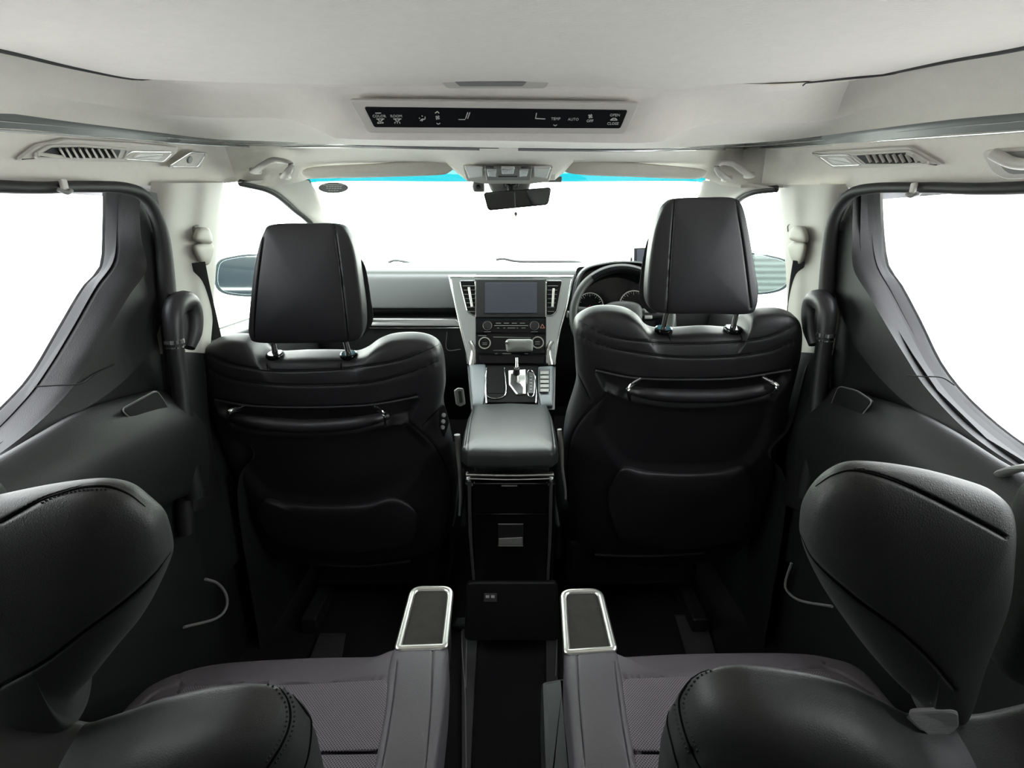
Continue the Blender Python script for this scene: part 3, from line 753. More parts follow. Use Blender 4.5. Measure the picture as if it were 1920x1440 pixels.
DRIV = dict(s=1, cx=.375, Y=1.14, z=.90, htilt=4, label='black leather front seat on the right, behind the steering wheel, its headrest set higher',
  out=[(1077, 640), (1075, 615), (1083, 594), (1117, 578), (1166, 579), (1196, 594), (1214, 614), (1245, 620), (1320, 616), (1380, 618), (1394, 606), (1409, 586), (1457, 581), (1487, 590), (1496, 612), (1494, 650), (1486, 690), (1474, 740), (1462, 800), (1445, 870), (1425, 950), (1395, 1010), (1330, 1042), (1220, 1046), (1120, 1040), (1075, 990), (1062, 930), (1056, 860), (1060, 790), (1080, 720), (1080, 690)],
  c=(1275, 800),
  seams=[[(1083, 600), (1141, 630), (1214, 641), (1311, 645), (1409, 639), (1457, 627), (1494, 608)], [(1076, 624), (1141, 651), (1239, 668), (1336, 671), (1433, 661), (1494, 637)],
         [(1139, 739), (1100, 775), (1073, 816), (1064, 870), (1068, 940)]],
  folds=[[(1083, 700), (1108, 752)], [(1252, 628), (1258, 640)], [(1388, 626), (1392, 638)]],
  stitch=[],
  recess=[(1119, 698), (1190, 712), (1287, 715), (1384, 712), (1480, 697), (1478, 712), (1448, 748), (1384, 760), (1311, 765), (1240, 762), (1180, 750), (1137, 730)],
  lowmask=[(1139, 742), (1200, 756), (1300, 768), (1448, 752), (1440, 800), (1420, 850), (1399, 869), (1360, 881), (1287, 887), (1205, 883), (1166, 871), (1145, 840), (1120, 800)],
  pocket=[(1166, 870), (1205, 882), (1287, 887), (1360, 881), (1400, 868), (1420, 920), (1400, 1010), (1280, 1030), (1160, 1015), (1135, 930)],
  bar=[(1182, 732), (1215, 738), (1260, 742), (1315, 743), (1370, 741), (1420, 733), (1452, 724)],
  clips=[[(1200, 712), (1178, 728), (1182, 750)], [(1430, 709), (1457, 724), (1447, 745)]],
  lip=[(1117, 695), (1190, 709), (1287, 712), (1384, 709), (1482, 694)],
  head=[(1268, 372), (1320, 370), (1372, 371), (1390, 388), (1402, 440), (1412, 500), (1419, 545), (1414, 578), (1395, 588), (1320, 587), (1250, 587), (1222, 580), (1212, 560), (1214, 510), (1224, 440), (1240, 395), (1253, 378)],
  hseams=[[(1265, 374), (1257, 480), (1251, 586)], [(1380, 375), (1394, 460), (1404, 540), (1408, 578)]],
  ear=[(1231, 437), (1234, 480), (1232, 560), (1225, 588), (1207, 572), (1203, 555), (1208, 500), (1219, 448)],
  posts=[(1250, 588), (1380, 588)], guides=[(1244, 617), (1374, 616)],
  under=[(1115, 1040), (1210, 1043), (1320, 1038)])
SP, plP = front_seat(PASS)
SD, plD = front_seat(DRIV)
# seat switches on the aisle side of the passenger backrest
q = [(822, 764), (831, 757), (840, 790), (831, 820), (823, 800)]
pc = [plP.p(a, b, -.012) for a, b in q]
sw = plate('switch_plate', rnd(pc, .006, 4), (.75, -.66, 0), .006, M['blackp'], SP, bev=.002)
for a, b in ((831, 778), (830, 790), (829, 801)):
    disc('switch_button', plP.p(a, b, -.002), (.75, -.66, 0), .0055, .005, M['greyp2'], sw, k=16)

# ================================================================== second row seats
def rear_seat(D):
    s = D['s']; cx = s*.42
    t = thing('captain_seat', D['label'], 'car seat', (cx, .5, 0), 'second row seats')
    bp = seatplane(.36, .75, 20); n = bp.n
    inner = bp.ps([(a, b+10) for a, b in D['sh']])
    a_in = [((p-bp.o)@bp.x, (p-bp.o)@bp.y) for p in inner]
    # mirror the inner shoulder about the seat's own middle for the outer side
    xm = (cx-bp.o[0])/bp.x[0]
    full = a_in+[(2*xm-a, b) for a, b in reversed(a_in)]
    O = rs(np.array([bp.at(a, b) for a, b in full]), 320)
    c = bp.at(xm, -.12)
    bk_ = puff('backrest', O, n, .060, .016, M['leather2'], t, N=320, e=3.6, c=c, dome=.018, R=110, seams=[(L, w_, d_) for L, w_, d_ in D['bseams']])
    # headrest: inner wing, middle pad, outer wing
    hp = seatplane(.34, .93, 14)
    wing = rs(hp.ps(cr(D['wing'], 260, True)), 300)
    w1 = puff('headrest_wing', wing, hp.n+np.array([-s*.18, 0, .15]), .030, .038, M['leather2'], t, N=300, e=3.0, dome=.006, R=90, seams=[(L, 3.5, .004) for L in D['wseams']], etf=2.4)
    cords(w1, D['wseams'], .0011, M['seamdark']); cords(bk_, [L_ for L_, _, _ in D['bseams']], .0013, M['seamdark'])
    for L_ in D['wst']: stitches(w1, L_, 8, M['thread'], r=.0009)
    for L_ in D['bst']: stitches(bk_, L_, 9, M['thread'], r=.0011)
    Wo = wing.copy(); Wo[:, 0] = 2*s*.505-Wo[:, 0]
    puff('headrest_wing', Wo, hp.n+np.array([s*.18, 0, .15]), .030, .050, M['leather2'], t, N=300, e=3.0, dome=.006, R=40, etf=2.4)
    xi = s*.352
    mp = rnd([hp.at(s*.385, .062), hp.at(s*.62, .062), hp.at(s*.575, -.16), hp.at(s*.445, -.16)], .03, 6)
    puff('headrest_pad', rs(mp, 160), hp.n, .030, .05, M['leather2'], t, N=160, e=3.4, R=30)
    # neck part of the backrest cover, its pale grey paints window light in the gap
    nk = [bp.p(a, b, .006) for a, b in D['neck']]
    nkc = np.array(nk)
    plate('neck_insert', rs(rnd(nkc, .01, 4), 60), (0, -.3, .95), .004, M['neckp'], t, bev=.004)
    # cushion: front roll, perforated insert, outer bolster
    def cw(L, z=.425): return [PZ(a, b, z) for a, b in L]
    fr = cw(D['cush_front']); 
    cO = np.array(fr+[np.array([s*.19, .50, .425]), np.array([s*.19, .42, .425]), np.array([s*.67, .42, .425]), np.array([s*.67, .50, .425])])
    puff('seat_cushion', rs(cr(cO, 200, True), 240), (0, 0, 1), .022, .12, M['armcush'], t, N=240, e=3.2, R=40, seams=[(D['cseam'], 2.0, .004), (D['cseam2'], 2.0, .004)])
    ins = cw(D['insert'], .449)
    plate('perforated_insert', rs(rnd(np.array(ins), .012, 4), 90), (0, 0, 1), .003, M['perf'], t, bev=.0025)
    ins = cw(D['insert2'], .449)
    plate('perforated_insert', rs(rnd(np.array(ins), .008, 4), 90), (0, 0, 1), .003, M['perf'], t, bev=.0025)
    box('seat_base', (cx, .58, .20), (.40, .28, .26), M['blackp'], t, bev=.03)
    for k in (-1, 1): box('seat_foot', (cx+k*.14, .60, .05), (.06, .36, .09), M['blackp'], t, bev=.01)
    # armrest on the aisle side
    az = .60
    arm = rs(cr(np.array([PZ(a, b, az) for a, b in D['arm']]), 200, True), 240)
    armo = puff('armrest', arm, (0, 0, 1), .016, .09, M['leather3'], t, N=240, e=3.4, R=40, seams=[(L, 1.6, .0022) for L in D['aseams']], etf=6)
    cup = [PZ(a, b, az+.012) for a, b in D['cup']]
    cupr = rnd(cup, [.016, .016, .004, .004], 7)
    cf = plate('cup_tray', rs(cupr, 120)-np.array([0, 0, .008]), (0, 0, 1), .008, M['felt'], t, bev=.001)
    ring = tube('chrome_frame', rs(cupr, 120), .0052, M['satin'], t, k=12, closed=True, n=160, flat=.004)
    inn = [PZ(a, b, az+.008) for a, b in D['cupi']]
    tube('inner_rim', rs(rnd(inn, .010, 6), 100), .0018, M['chrome'], t, k=8, closed=True, n=140)
    body = rs(cupr, 100)
    low = body.copy(); low[:, 2] -= .085; low[:, 1] -= .015
    V = np.vstack([body-np.array([0, 0, .004]), low]); 
    obj('tray_body', V, grid_faces(2, len(body), True)+[tuple(range(len(body), 2*len(body)))], M['blackp'], t)
    sup = [np.array([s*.150, .42, .50]), np.array([s*.150, .50, .45]), np.array([s*.17, .52, .25])]
    tube('armrest_support', sup, .022, M['blackp'], t, k=12, n=20)
    return t
wl_ = Z2([(0, 135), (200, 95), (400, 68), (520, 68), (620, 95), (700, 155), (770, 220), (800, 290), (820, 380), (816, 440), (770, 550), (700, 680), (600, 800), (480, 950), (400, 1040), (385, 1120), (390, 1190)], 2.571, 0, 880)
wl_ += [(120, 1352), (40, 1350), (-30, 1240), (-60, 1100), (-72, 965), (-50, 945)]
z6b = lambda L: Z2(L, 2.44, 1300, 850)
wr_ = z6b([(495, 340), (509, 250), (560, 160), (640, 90), (740, 55), (900, 62), (1100, 95), (1300, 150), (1385, 185), (1425, 240), (1425, 400), (1400, 620), (1300, 900), (1215, 1170), (1120, 1185), (1030, 1175), (1010, 1100), (900, 1000), (750, 830), (600, 620), (530, 490), (500, 400)])
M['neckp'] = mat('lit_ribbed_leather', (.42, .42, .43), .8, bump=1, bscale=300, kind='weave')  # pale colour stands for window light on the neck leather
SL = dict(s=-1, bst=[[(510, 1281), (528, 1288), (546, 1312), (551, 1347), (540, 1388), (512, 1436)], [(500, 1284), (517, 1292), (532, 1314), (537, 1346), (526, 1384), (498, 1430)]],
  wst=[[(78, 944), (110, 930), (156, 920), (202, 919)]], label='black leather second row seat on the left, aisle armrest beside the floor rail',
  sh=[(-40, 1372), (150, 1365), (230, 1340), (300, 1315), (400, 1292), (480, 1284), (530, 1292), (568, 1320), (592, 1375), (607, 1440), (620, 1560), (640, 1800)],
  bseams=[([(505, 1281), (522, 1288), (539, 1312), (544, 1347), (533, 1386), (506, 1432), (470, 1480)], 4.5, .006), ([(548, 1302), (574, 1335), (583, 1358), (577, 1417), (560, 1470)], 2.0, .002)],
  wing=wl_, wseams=[Z2([(0, 260), (100, 205), (200, 150), (300, 115), (400, 88), (520, 85), (620, 120), (700, 180)], 2.571, 0, 880), Z2([(822, 400), (740, 510), (600, 640), (400, 790), (200, 940), (0, 1050)], 2.571, 0, 880)],
  neck=[(-120, 1396), (84, 1396), (60, 1418), (-10, 1445), (-120, 1450)],
  cush_front=[(180, 1400), (245, 1325), (300, 1282), (400, 1252), (560, 1240), (700, 1237), (760, 1236)],
  cseam=[(250, 1330), (335, 1284), (560, 1281), (730, 1272)], cseam2=[(336, 1250), (332, 1300), (300, 1400)],
  insert=[(344, 1288), (560, 1285), (728, 1276), (722, 1408), (600, 1411), (280, 1414)], insert2=[(280, 1420), (600, 1417), (722, 1415), (715, 1520), (240, 1520)],
  arm=[(745, 1218), (790, 1212), (836, 1216), (840, 1260), (833, 1340), (820, 1440), (812, 1520), (690, 1520), (704, 1440), (722, 1340), (730, 1255)],
  aseams=[[(812, 1217), (808, 1320), (798, 1440), (790, 1500)], [(745, 1240), (735, 1330), (716, 1440)]],
  cup=[(775, 1104), (846, 1104), (834, 1213), (746, 1216)], cupi=[(784, 1115), (839, 1114), (829, 1207), (756, 1208)])
SR = dict(s=1, bst=[[(1324, 1257), (1298, 1268), (1276, 1291), (1266, 1316), (1273, 1363), (1293, 1416)], [(1336, 1258), (1313, 1268), (1293, 1292), (1283, 1317), (1290, 1358), (1309, 1410)]],
  wst=[[(1600, 880), (1640, 887), (1680, 902), (1751, 931)]], label='black leather second row seat on the right, grey plastic holder beside its armrest',
  sh=[(1960, 1360), (1790, 1352), (1710, 1345), (1648, 1313), (1587, 1284), (1525, 1267), (1443, 1254), (1382, 1249), (1341, 1254), (1306, 1266), (1278, 1294), (1256, 1331), (1240, 1380), (1234, 1440), (1222, 1560), (1200, 1800)],
  bseams=[([(1330, 1256), (1306, 1266), (1284, 1290), (1274, 1316), (1281, 1361), (1300, 1414), (1325, 1460)], 4.5, .006), ([(1272, 1300), (1252, 1345), (1262, 1400), (1275, 1450)], 2.0, .002)],
  wing=wr_, wseams=[z6b([(560, 150), (640, 100), (740, 80), (900, 120), (1100, 210), (1330, 330), (1420, 380)]), z6b([(490, 370), (560, 500), (740, 665), (950, 820), (1100, 960), (1200, 1080)])],
  neck=[(1694, 1341), (1794, 1336), (1796, 1368), (1750, 1388), (1722, 1366)],
  cush_front=[(1740, 1400), (1678, 1332), (1615, 1262), (1560, 1240), (1480, 1230), (1300, 1231), (1165, 1237), (1130, 1238)],
  cseam=[(1165, 1270), (1310, 1264), (1460, 1257), (1556, 1254), (1640, 1300)], cseam2=[(1546, 1236), (1560, 1290), (1600, 1380)],
  insert=[(1166, 1275), (1310, 1269), (1460, 1262), (1552, 1260), (1620, 1406), (1300, 1410), (1180, 1410)], insert2=[(1180, 1416), (1300, 1416), (1620, 1412), (1660, 1520), (1190, 1520)],
  arm=[(1063, 1224), (1105, 1217), (1148, 1219), (1163, 1262), (1174, 1340), (1192, 1440), (1206, 1520), (1082, 1520), (1074, 1440), (1066, 1340), (1058, 1262)],
  aseams=[[(1082, 1224), (1087, 1320), (1098, 1440), (1106, 1500)], [(1152, 1240), (1163, 1330), (1181, 1440)]],
  cup=[(1055, 1110), (1124, 1108), (1151, 1218), (1063, 1224)], cupi=[(1062, 1119), (1117, 1117), (1141, 1210), (1070, 1213)])
RL = rear_seat(SL); RR = rear_seat(SR)
# grey plastic holder beside the right armrest
hp_ = [PZ(1015, 1276, .50), PZ(1060, 1268, .50), PZ(1082, 1500, .50), PZ(1022, 1500, .50)]
plate('table_cover', rnd(hp_, .006, 4)-np.array([0, 0, .10]), (0, 0, 1), .10, M['coverp'] if 'coverp' in M else M['greyp2'], RR, bev=.008)

M['sidetrim'] = mat('console_side_trim', (.06, .06, .058), .35)

# ================================================================== dashboard
def WLs(L, Y): return [PY(a, b, Y) for a, b in L]
xl, xr = -.735, .735
dash = thing('dashboard', 'wide grey dashboard with a dark recess and a bright trim strip on its left', 'dashboard', (0, 2.0, .9))
def row(y, z, a=xl, b=xr, sag=0.0): return [(a, y+sag, z), (a*.5+b*.5-(b-a)*.25, y, z), (a*.5+b*.5, y-.0, z), (a*.5+b*.5+(b-a)*.25, y, z), (b, y+sag, z)]
patch('dash_top', [row(2.43, 1.005, sag=-.05), row(2.36, 1.026, sag=-.03), row(2.15, 1.036), row(1.95, 1.036), row(1.875, 1.030), row(1.858, 1.018)], M['dashtop'], dash, nu=60, nv=30)
xs = -.128
def prow(y, z): return [(xl, y, z), ((xl+xs)/2, y-.004, z), (xs, y, z)]
patch('passenger_face', [prow(1.858, 1.018), prow(1.850, 1.0), prow(1.848, .95), prow(1.852, .905), prow(1.862, .897)], M['dashface'], dash, nu=30, nv=30)
patch('open_tray', [prow(1.862, .897), prow(1.93, .893), prow(1.93, .865), prow(1.87, .862)], M['blackp'], dash, nu=20, nv=20)
tp = [PY(560, 595, 1.835), PY(700, 597, 1.825), PY(855, 598, 1.835), PY(866, 612, 1.83), PY(700, 612, 1.82), PY(560, 611, 1.83)]
puff('trim_strip', rs(np.array(tp), 120), (0, -1, .25), .010, .02, M['silverp'], dash, N=120, e=3, R=14)
tube('chrome_line', WLs([(600, 614), (700, 615), (866, 615)], 1.825), .002, M['chrome'], dash, n=20)
patch('glovebox', [prow(1.86, .862), prow(1.845, .84), prow(1.85, .72), prow(1.90, .62), prow(2.1, .45), prow(2.3, .3)], M['panel'], dash, nu=30, nv=40)
tube('glovebox_seam', WLs([(838, 622), (838, 655), (864, 655)], 1.836), .0012, M['greyp2'], dash, k=6, n=20)
def drow(y, z): return [(.128, y, z), ((xr+.128)/2, y-.004, z), (xr, y, z)]
patch('driver_face', [drow(1.858, 1.018), drow(1.850, 1.0), drow(1.848, .95), drow(1.85, .85), drow(1.87, .75), drow(1.95, .62), drow(2.2, .4)], M['panel'], dash, nu=30, nv=40)
# instrument binnacle
hood = np.array(WLs([(1070, 612), (1078, 540), (1094, 506), (1130, 494), (1170, 490), (1215, 494), (1248, 508), (1262, 540), (1268, 612)], 1.80))
hb_ = hood.copy(); hb_[:, 1] += .24; hb_[:, 2] = np.minimum(hb_[:, 2], 1.03); hin = hood*.93+hood.mean(0)*.07; hin[:, 1] = 1.805
hdeep = hin.copy(); hdeep[:, 1] = 1.85
patch('instrument_hood', [hb_, hood*.97+hb_*.03+np.array([0, .02, 0]), hood, hin, hdeep], M['dash'], dash, nu=50, nv=30)
ip = Plane((0, 1.828, .95), (0, -1, .25))
face = plate('instrument_face', rnd([ip.p(1080, 500), ip.p(1252, 500), ip.p(1256, 625), ip.p(1076, 625)], .02, 5), ip.n, .004, M['piano'], dash)
for cx_, cy_, r in ((1106, 574, .048), (1188, 572, .052)):
    dl = disc('dial', ip.p(cx_, cy_, .005), ip.n, r, .004, M['satin'], dash, k=48, inner=r*.93)
    pc_ = ip.p(cx_, cy_, .005); L = []
    V = []; Fc = []
    for k in range(25):
        a = math.radians(225-270*k/24); u = ip.x*math.cos(a)+ip.y*math.sin(a); v = np.cross(ip.n, u); i = len(V)
        l = .80 if k % 3 else .70
        V += [pc_+u*r*l-v*.0006, pc_+u*r*.90-v*.0006, pc_+u*r*.90+v*.0006, pc_+u*r*l+v*.0006]; Fc.append((i, i+1, i+2, i+3))
    obj('scale_marks', V, Fc, M['white'], dl, smooth=False)
    box('needle', pc_+ip.x*-.012+ip.y*-.010+ip.n*.003, (r*.8, .001, .0016), mat('needle_red', (.35, .02, .01), .5), dl, bev=0, axes=[(ip.x+ip.y)/math.sqrt(2), ip.n, (ip.y-ip.x)/math.sqrt(2)])
mn = thing('dash_monitor', 'small black monitor standing on the dashboard left of the right headrest', 'monitor', tuple(PY(1204, 496, 1.93)))
mp_ = Plane(PY(1204, 480, 1.93), (0, -1, .05))
plate('screen_housing', rnd([mp_.p(1188, 465), mp_.p(1226, 464), mp_.p(1226, 496), mp_.p(1188, 496)], .003, 4), mp_.n, .012, M['blackp'], mn)
plate('screen', rnd([mp_.p(1194, 468, .013), mp_.p(1222, 468, .013), mp_.p(1222, 493, .013), mp_.p(1194, 493, .013)], .001, 2), mp_.n, .001, M['screen'], mn, bev=.0005)
disc('side_knob', mp_.p(1185, 486, .006), (-1, 0, 0), .007, .006, M['blackp'], mn, k=16)

# ---- centre stack
cs = thing('centre_stack', 'silver framed centre stack with screen, audio and climate panels', 'control panel', (0, 1.84, .7))
P1 = Plane((0, 1.84, 1.02), (0, -.302, .12)); n1 = P1.n
out_ = [(841, 518), (1076, 518), (1070, 548), (1062, 580), (1052, 615), (1044, 650), (1042, 684), (876, 684), (872, 652), (864, 620), (854, 578), (846, 545)]
plate('silver_frame', P1.ps(out_), n1, .020, M['bluetrim'], cs, bev=.007)
tube('bright_edge', np.vstack([P1.ps([(843, 519), (1074, 519)], .020)]), .0022, M['chrome'], cs, n=20)
tube('bright_edge', P1.ps([(845, 524), (853, 567), (865, 622), (876, 668), (880, 684)], .019), .0025, M['chrome'], cs, n=30)
tube('bright_edge', P1.ps([(1072, 524), (1060, 584), (1050, 622), (1042, 668), (1040, 684)], .019), .0025, M['chrome'], cs, n=30)
h = .021
plate('black_centre', P1.ps([(891, 524), (1024, 524), (1024, 682), (892, 682)], h), n1, .004, M['piano'], cs)
for L, bl, mir in ((([(862, 527), (891, 527), (893, 592), (886, 591), (876, 583)]), ([(879, 539), (885, 575)]), 1), (([(1024, 527), (1054, 527), (1044, 583), (1036, 591), (1024, 592)]), ([(1038, 541), (1036, 575)]), 1)):
    v = plate('air_vent', rnd(P1.ps(L, h), .004, 3), n1, .003, M['piano'], cs)
    tube('vent_rim', rs(rnd(P1.ps(L, h+.003), .006, 4), 60), .0018, M['chrome'], v, k=8, closed=True, n=80)
    ys = np.linspace(536, 584, 7)
    x0, x1 = (868, 890) if L[0][0] < 900 else (1027, 1046)
    for k, y in enumerate(ys):
        sh_ = (k*1.6 if x0 < 900 else 0); sh2 = (0 if x0 < 900 else k*1.2)
        box('louvre', (P1.p(x0+sh_, y, h+.004)+P1.p(x1-sh2, y, h+.004))/2, (abs(x1-x0-sh_-sh2)*.0019, .003, .0016), M['greyp2'], v, bev=.0004)
    tube('vent_tab', P1.ps(bl, h+.009), .0042, M['satin'], v, k=10, n=12)
sc_b = plate('screen_bezel', rnd(P1.ps([(893, 525), (1022, 525), (1023, 596), (892, 596)], h+.003), .004, 4), n1, .010, M['blackp'], cs)
plate('display', rnd(P1.ps([(909, 530), (1007, 530), (1007, 587), (909, 587)], h+.0135), .002, 3), n1, .001, M['screen'], sc_b, bev=.0004)
for x in (892, 1023): tube('bezel_edge', P1.ps([(x, 527), (x, 594)], h+.012), .0013, M['satin'], sc_b, k=6, n=8)
au = plate('audio_panel', rnd(P1.ps([(892, 599), (1024, 599), (1024, 625), (892, 625)], h+.004), .004, 4), n1, .006, M['piano'], cs)
for x in (914, 1002):
    kn = disc('knob', P1.p(x, 611, h+.010), n1, .0145, .012, M['blackp'], au, k=30)
    disc('knob_ring', P1.p(x, 611, h+.010), n1, .0165, .005, M['chrome'], au, k=36, inner=.0135)
strokes('printed_marks', P1, [[(930+i*15, 606), (939+i*15, 606)] for i in range(4)]+[[(932, 615), (936, 615)], [(944, 615), (947, 615)], [(952, 615), (966, 615)], [(969, 615), (971, 615)], [(978, 615), (985, 615)], [(908, 622), (920, 622)], [(996, 622), (1008, 622)]], .0011, M['dim'], au, h+.0112)
strokes('slot_line', P1, [[(927, 610.5), (990, 610.5)]], .0008, M['satin'], au, h+.0108)
strokes('hazard_triangle', P1, [[(1013, 615), (1017, 608), (1021, 615), (1013, 615)]], .0011, mat('hazard_red', (.45, .2, .15), .5), au, h+.0112)
cl = plate('climate_panel', rnd(P1.ps([(893, 628), (1023, 628), (1022, 664), (895, 664)], h+.004), .004, 4), n1, .006, M['piano'], cs)
for x, y in ((909, 644), (1008, 643)):
    disc('dial', P1.p(x, y, h+.010), n1, .0215, .012, M['satin'], cl, k=40, inner=.0175)
    disc('knob', P1.p(x, y, h+.010), n1, .0172, .010, M['piano'], cl, k=36)
strokes('printed_marks', P1, [[(905, 643), (913, 643)], [(905, 646), (913, 646)], [(1004, 641), (1012, 641)], [(1004, 645), (1012, 645)], [(897, 629.5), (912, 629.5)]], .0009, M['dim'], cl, h+.0215)
strokes('slot_line', P1, [[(925, 657), (990, 657)], [(925, 632), (995, 633)]], .0008, M['dim'], cl, h+.0108)
plate('lower_drawer', rnd(P1.ps([(897, 667), (1021, 667), (1019, 682), (900, 682)], h+.004), .003, 3), n1, .004, M['piano'], cs)
strokes('printed_marks', P1, [[(942, 663), (958, 663)], [(984, 663), (990, 663)], [(928, 663), (933, 663)]], .0008, M['dim'], cs, h+.011)
for pts in ([(882, 640), (888, 655), (884, 684)], [(1034, 640), (1028, 655), (1033, 684)]):
    tube('frame_leg', P1.ps(pts, .020), .010, M['satin'], cs, k=10, n=20, flat=.006)

# ---- lower console with shifter
co = thing('centre_console', 'tall centre console with padded grey lid and black drawer front between the front seats', 'console', (0, 1.25, 0))
P2 = Plane((0, 1.72, .728), (0, -.068, .18)); n2 = P2.n
def on2(L, h=0.0): return P2.ps(L, h)
base = on2([(876, 684), (1042, 684), (1040, 768), (884, 768)], -.002)
plate('shifter_base', base, n2, -.10, M['blackp'], co, bev=.0)
V = []
box('console_core', (0, 1.53, .32), (.20, .60, .58), M['blackp'], co, bev=.02)
for L in ([(879, 686), (910, 684), (912, 700), (911, 738), (905, 764), (886, 764), (882, 725)], [(1009, 690), (1037, 688), (1038, 725), (1036, 764), (1014, 764), (1008, 735)]):
    puff('padded_side', rs(rnd(on2(L, .0), .006, 4), 100), n2, .012, .05, M['knee'], co, N=100, e=4, R=16)
plate('gloss_plate', rnd(on2([(911, 686), (1008, 686), (1009, 757), (910, 757)], -.001), .004, 3), n2, .006, M['traydark'], co)
tr = plate('tray', rnd(on2([(913, 691), (945, 691), (946, 738), (913, 738)], .005), .003, 3), n2, .0015, M['traydark'], co)
tube('tray_rim', on2([(946, 690), (947, 740), (912, 741), (912, 690)], .007), .0018, M['chrome'], tr, k=8, n=60)
tube('bright_edge', on2([(911, 702), (911, 735), (912, 756)], .008), .0026, M['chrome'], co, k=8, n=30)
tube('bright_edge', on2([(1003, 705), (1006, 735), (1005, 756)], .008), .0026, M['chrome'], co, k=8, n=30)
gt = plate('shift_gate', rnd(on2([(953, 696), (986, 694), (986, 740), (968, 741), (954, 722)], .005), .003, 3), n2, .004, M['satin'], co)
plate('gate_slot', on2([(958, 701), (972, 701), (972, 708), (968, 712), (968, 717), (976, 720), (981, 727), (981, 737), (971, 738), (957, 720)], .0095), n2, .001, M['blackp'], gt, bev=.0003)
plate('indicator_strip', rnd(on2([(989, 697), (1001, 700), (1001, 739), (990, 739)], .005), .002, 3), n2, .003, M['blackp'], co)
strokes('printed_marks', P2, [[(994, 706+i*6), (997, 706+i*6)] for i in range(5)], .0012, M['white'], co, .0085)
tube('indicator_rim', on2([(989, 697), (1001, 700), (1001, 739), (990, 739)], .007), .0012, M['chrome'], co, k=6, n=60, closed=True)
lev = np.array([P2.p(969, 712, .004), P2.p(968, 700, .03), P2.p(969, 690, .055), P2.p(969, 672, .07)])
tube('shift_lever', lev, .0055, M['chrome'], co, k=12, n=20)
tube('lever_boot', lev[1:3], [.012, .009], M['blackp'], co, k=14, n=8)
kc = P2.p(973, 650, .085)
kp = Plane(kc, (0, -.92, .38))
puff('shift_knob', rs(rnd([kp.p(947, 640), (kp.p(952, 636)), kp.p(996, 636), kp.p(1000, 640), kp.p(999, 659), kp.p(950, 660)], .006, 4), 80), kp.n, .012, .02, M['greyp2'], co, N=80, e=3, R=12)
box('knob_insert', kp.p(950, 642, .006), (.008, .014, .010), M['chrome'], co, bev=.002)
swp = plate('switch_panel', rnd(on2([(1011, 692), (1031, 692), (1031, 733), (1011, 737)], .012), .003, 3), n2, .003, M['blackp'], co)
for k in range(5):
    y = 697+k*8.2
    plate('switch', rnd(on2([(1013, y), (1029, y), (1029, y+6), (1013, y+6)], .0155), .0015, 3), n2, .003, M['greyp2'], swp, bev=.001)
strokes('printed_marks', P2, [[(1019, 700+8.2*k), (1024, 700+8.2*k)] for k in range(5)], .0007, M['white'], swp, .019)
# lid
lo_ = [np.array(p) for p in (PZ(887, 762, .655), PZ(956, 759, .655), PZ(1026, 762, .655), PZ(1036, 786, .655), PZ(1043, 820, .65), PZ(1047, 856, .64), PZ(1036, 864, .64), PZ(956, 866, .64), PZ(876, 864, .64), PZ(865, 856, .64), PZ(869, 820, .65), PZ(877, 786, .655))]
for p in lo_: p[2] = .640
puff('console_lid', rs(np.array(lo_), 260), (0, 0, 1), .030, .035, M['lid'], co, N=260, e=5, R=40, dome=.003,
     seams=[([(888, 764), (882, 790), (876, 838), (874, 862)], 1.3, .0018), ([(884, 768), (878, 792), (871, 838), (869, 862)], 1.1, .0012), ([(1027, 764), (1033, 790), (1039, 838), (1040, 862)], 1.3, .0018), ([(1031, 768), (1037, 792), (1044, 838), (1045, 862)], 1.1, .0012)], etf=4)
# rear face of the console
P3 = Plane((0, 1.165, .58), (0, -1, -.07)); n3 = P3.n
body = rnd(P3.ps([(872, 886), (1040, 886), (1034, 1090), (880, 1090)], -.05), .006, 3)
plate('console_body', body, n3, .05, M['piano'], co, bev=.010)
tube('silver_band', P3.ps([(874, 889), (900, 889), (956, 890), (1015, 889), (1038, 889)], .006), .0085, M['satin'], co, k=14, n=40, flat=.006)
tube('silver_band', P3.ps([(878, 897), (956, 899), (1034, 897)], .003), .0025, M['satin'], co, k=8, n=40)
for L in ([(880, 902), (882, 1000), (888, 1086)], [(1033, 902), (1031, 1000), (1027, 1086)]):
    tube('side_trim', P3.ps(L, .001), .0045, M['sidetrim'], co, k=8, n=30, flat=.004)
dr = plate('upper_drawer', rnd(P3.ps([(887, 904), (1028, 904), (1027, 958), (888, 958)], 0), .004, 3), n3, .005, M['wood'], co)
box('drawer_pull', P3.p(955, 911, .006), (.040, .004, .003), M['satin'], dr, bev=.001)
ld = plate('lower_door', rnd(P3.ps([(888, 961), (1027, 961), (1024, 1086), (891, 1086)], 0), .004, 3), n3, .005, M['wood'], co)
rc = plate('power_outlet_flap', rnd(P3.ps([(934, 983), (981, 983), (981, 1023), (934, 1023)], .005), .002, 3), n3, .003, M['blackp'], ld)
plate('flap_lower', rnd(P3.ps([(935, 1009), (980, 1007), (980, 1022), (935, 1022)], .008), .002, 3), n3+np.array([0, 0, .5]), .004, M['greyp2'], rc)
for y in (982.5, 1023.5): tube('flap_edge', P3.ps([(934, y), (981, y)], .008), .0009, M['satin'], rc, k=6, n=6)
foot = np.array([(-.125, 1.19, .25), (.125, 1.19, .25), (.135, 1.18, .06), (-.135, 1.18, .06)])
plate('console_foot', rnd(foot, .02, 5), (0, -1, .15), .012, M['blackp'], co, bev=.006)
P4 = Plane((0, 1.178, .15), (0, -1, .15))
so = plate('usb_socket', rnd(P4.ps([(907, 1112), (932, 1112), (932, 1128), (907, 1128)], .013), .003, 4), P4.n, .003, M['sidetrim'], co)
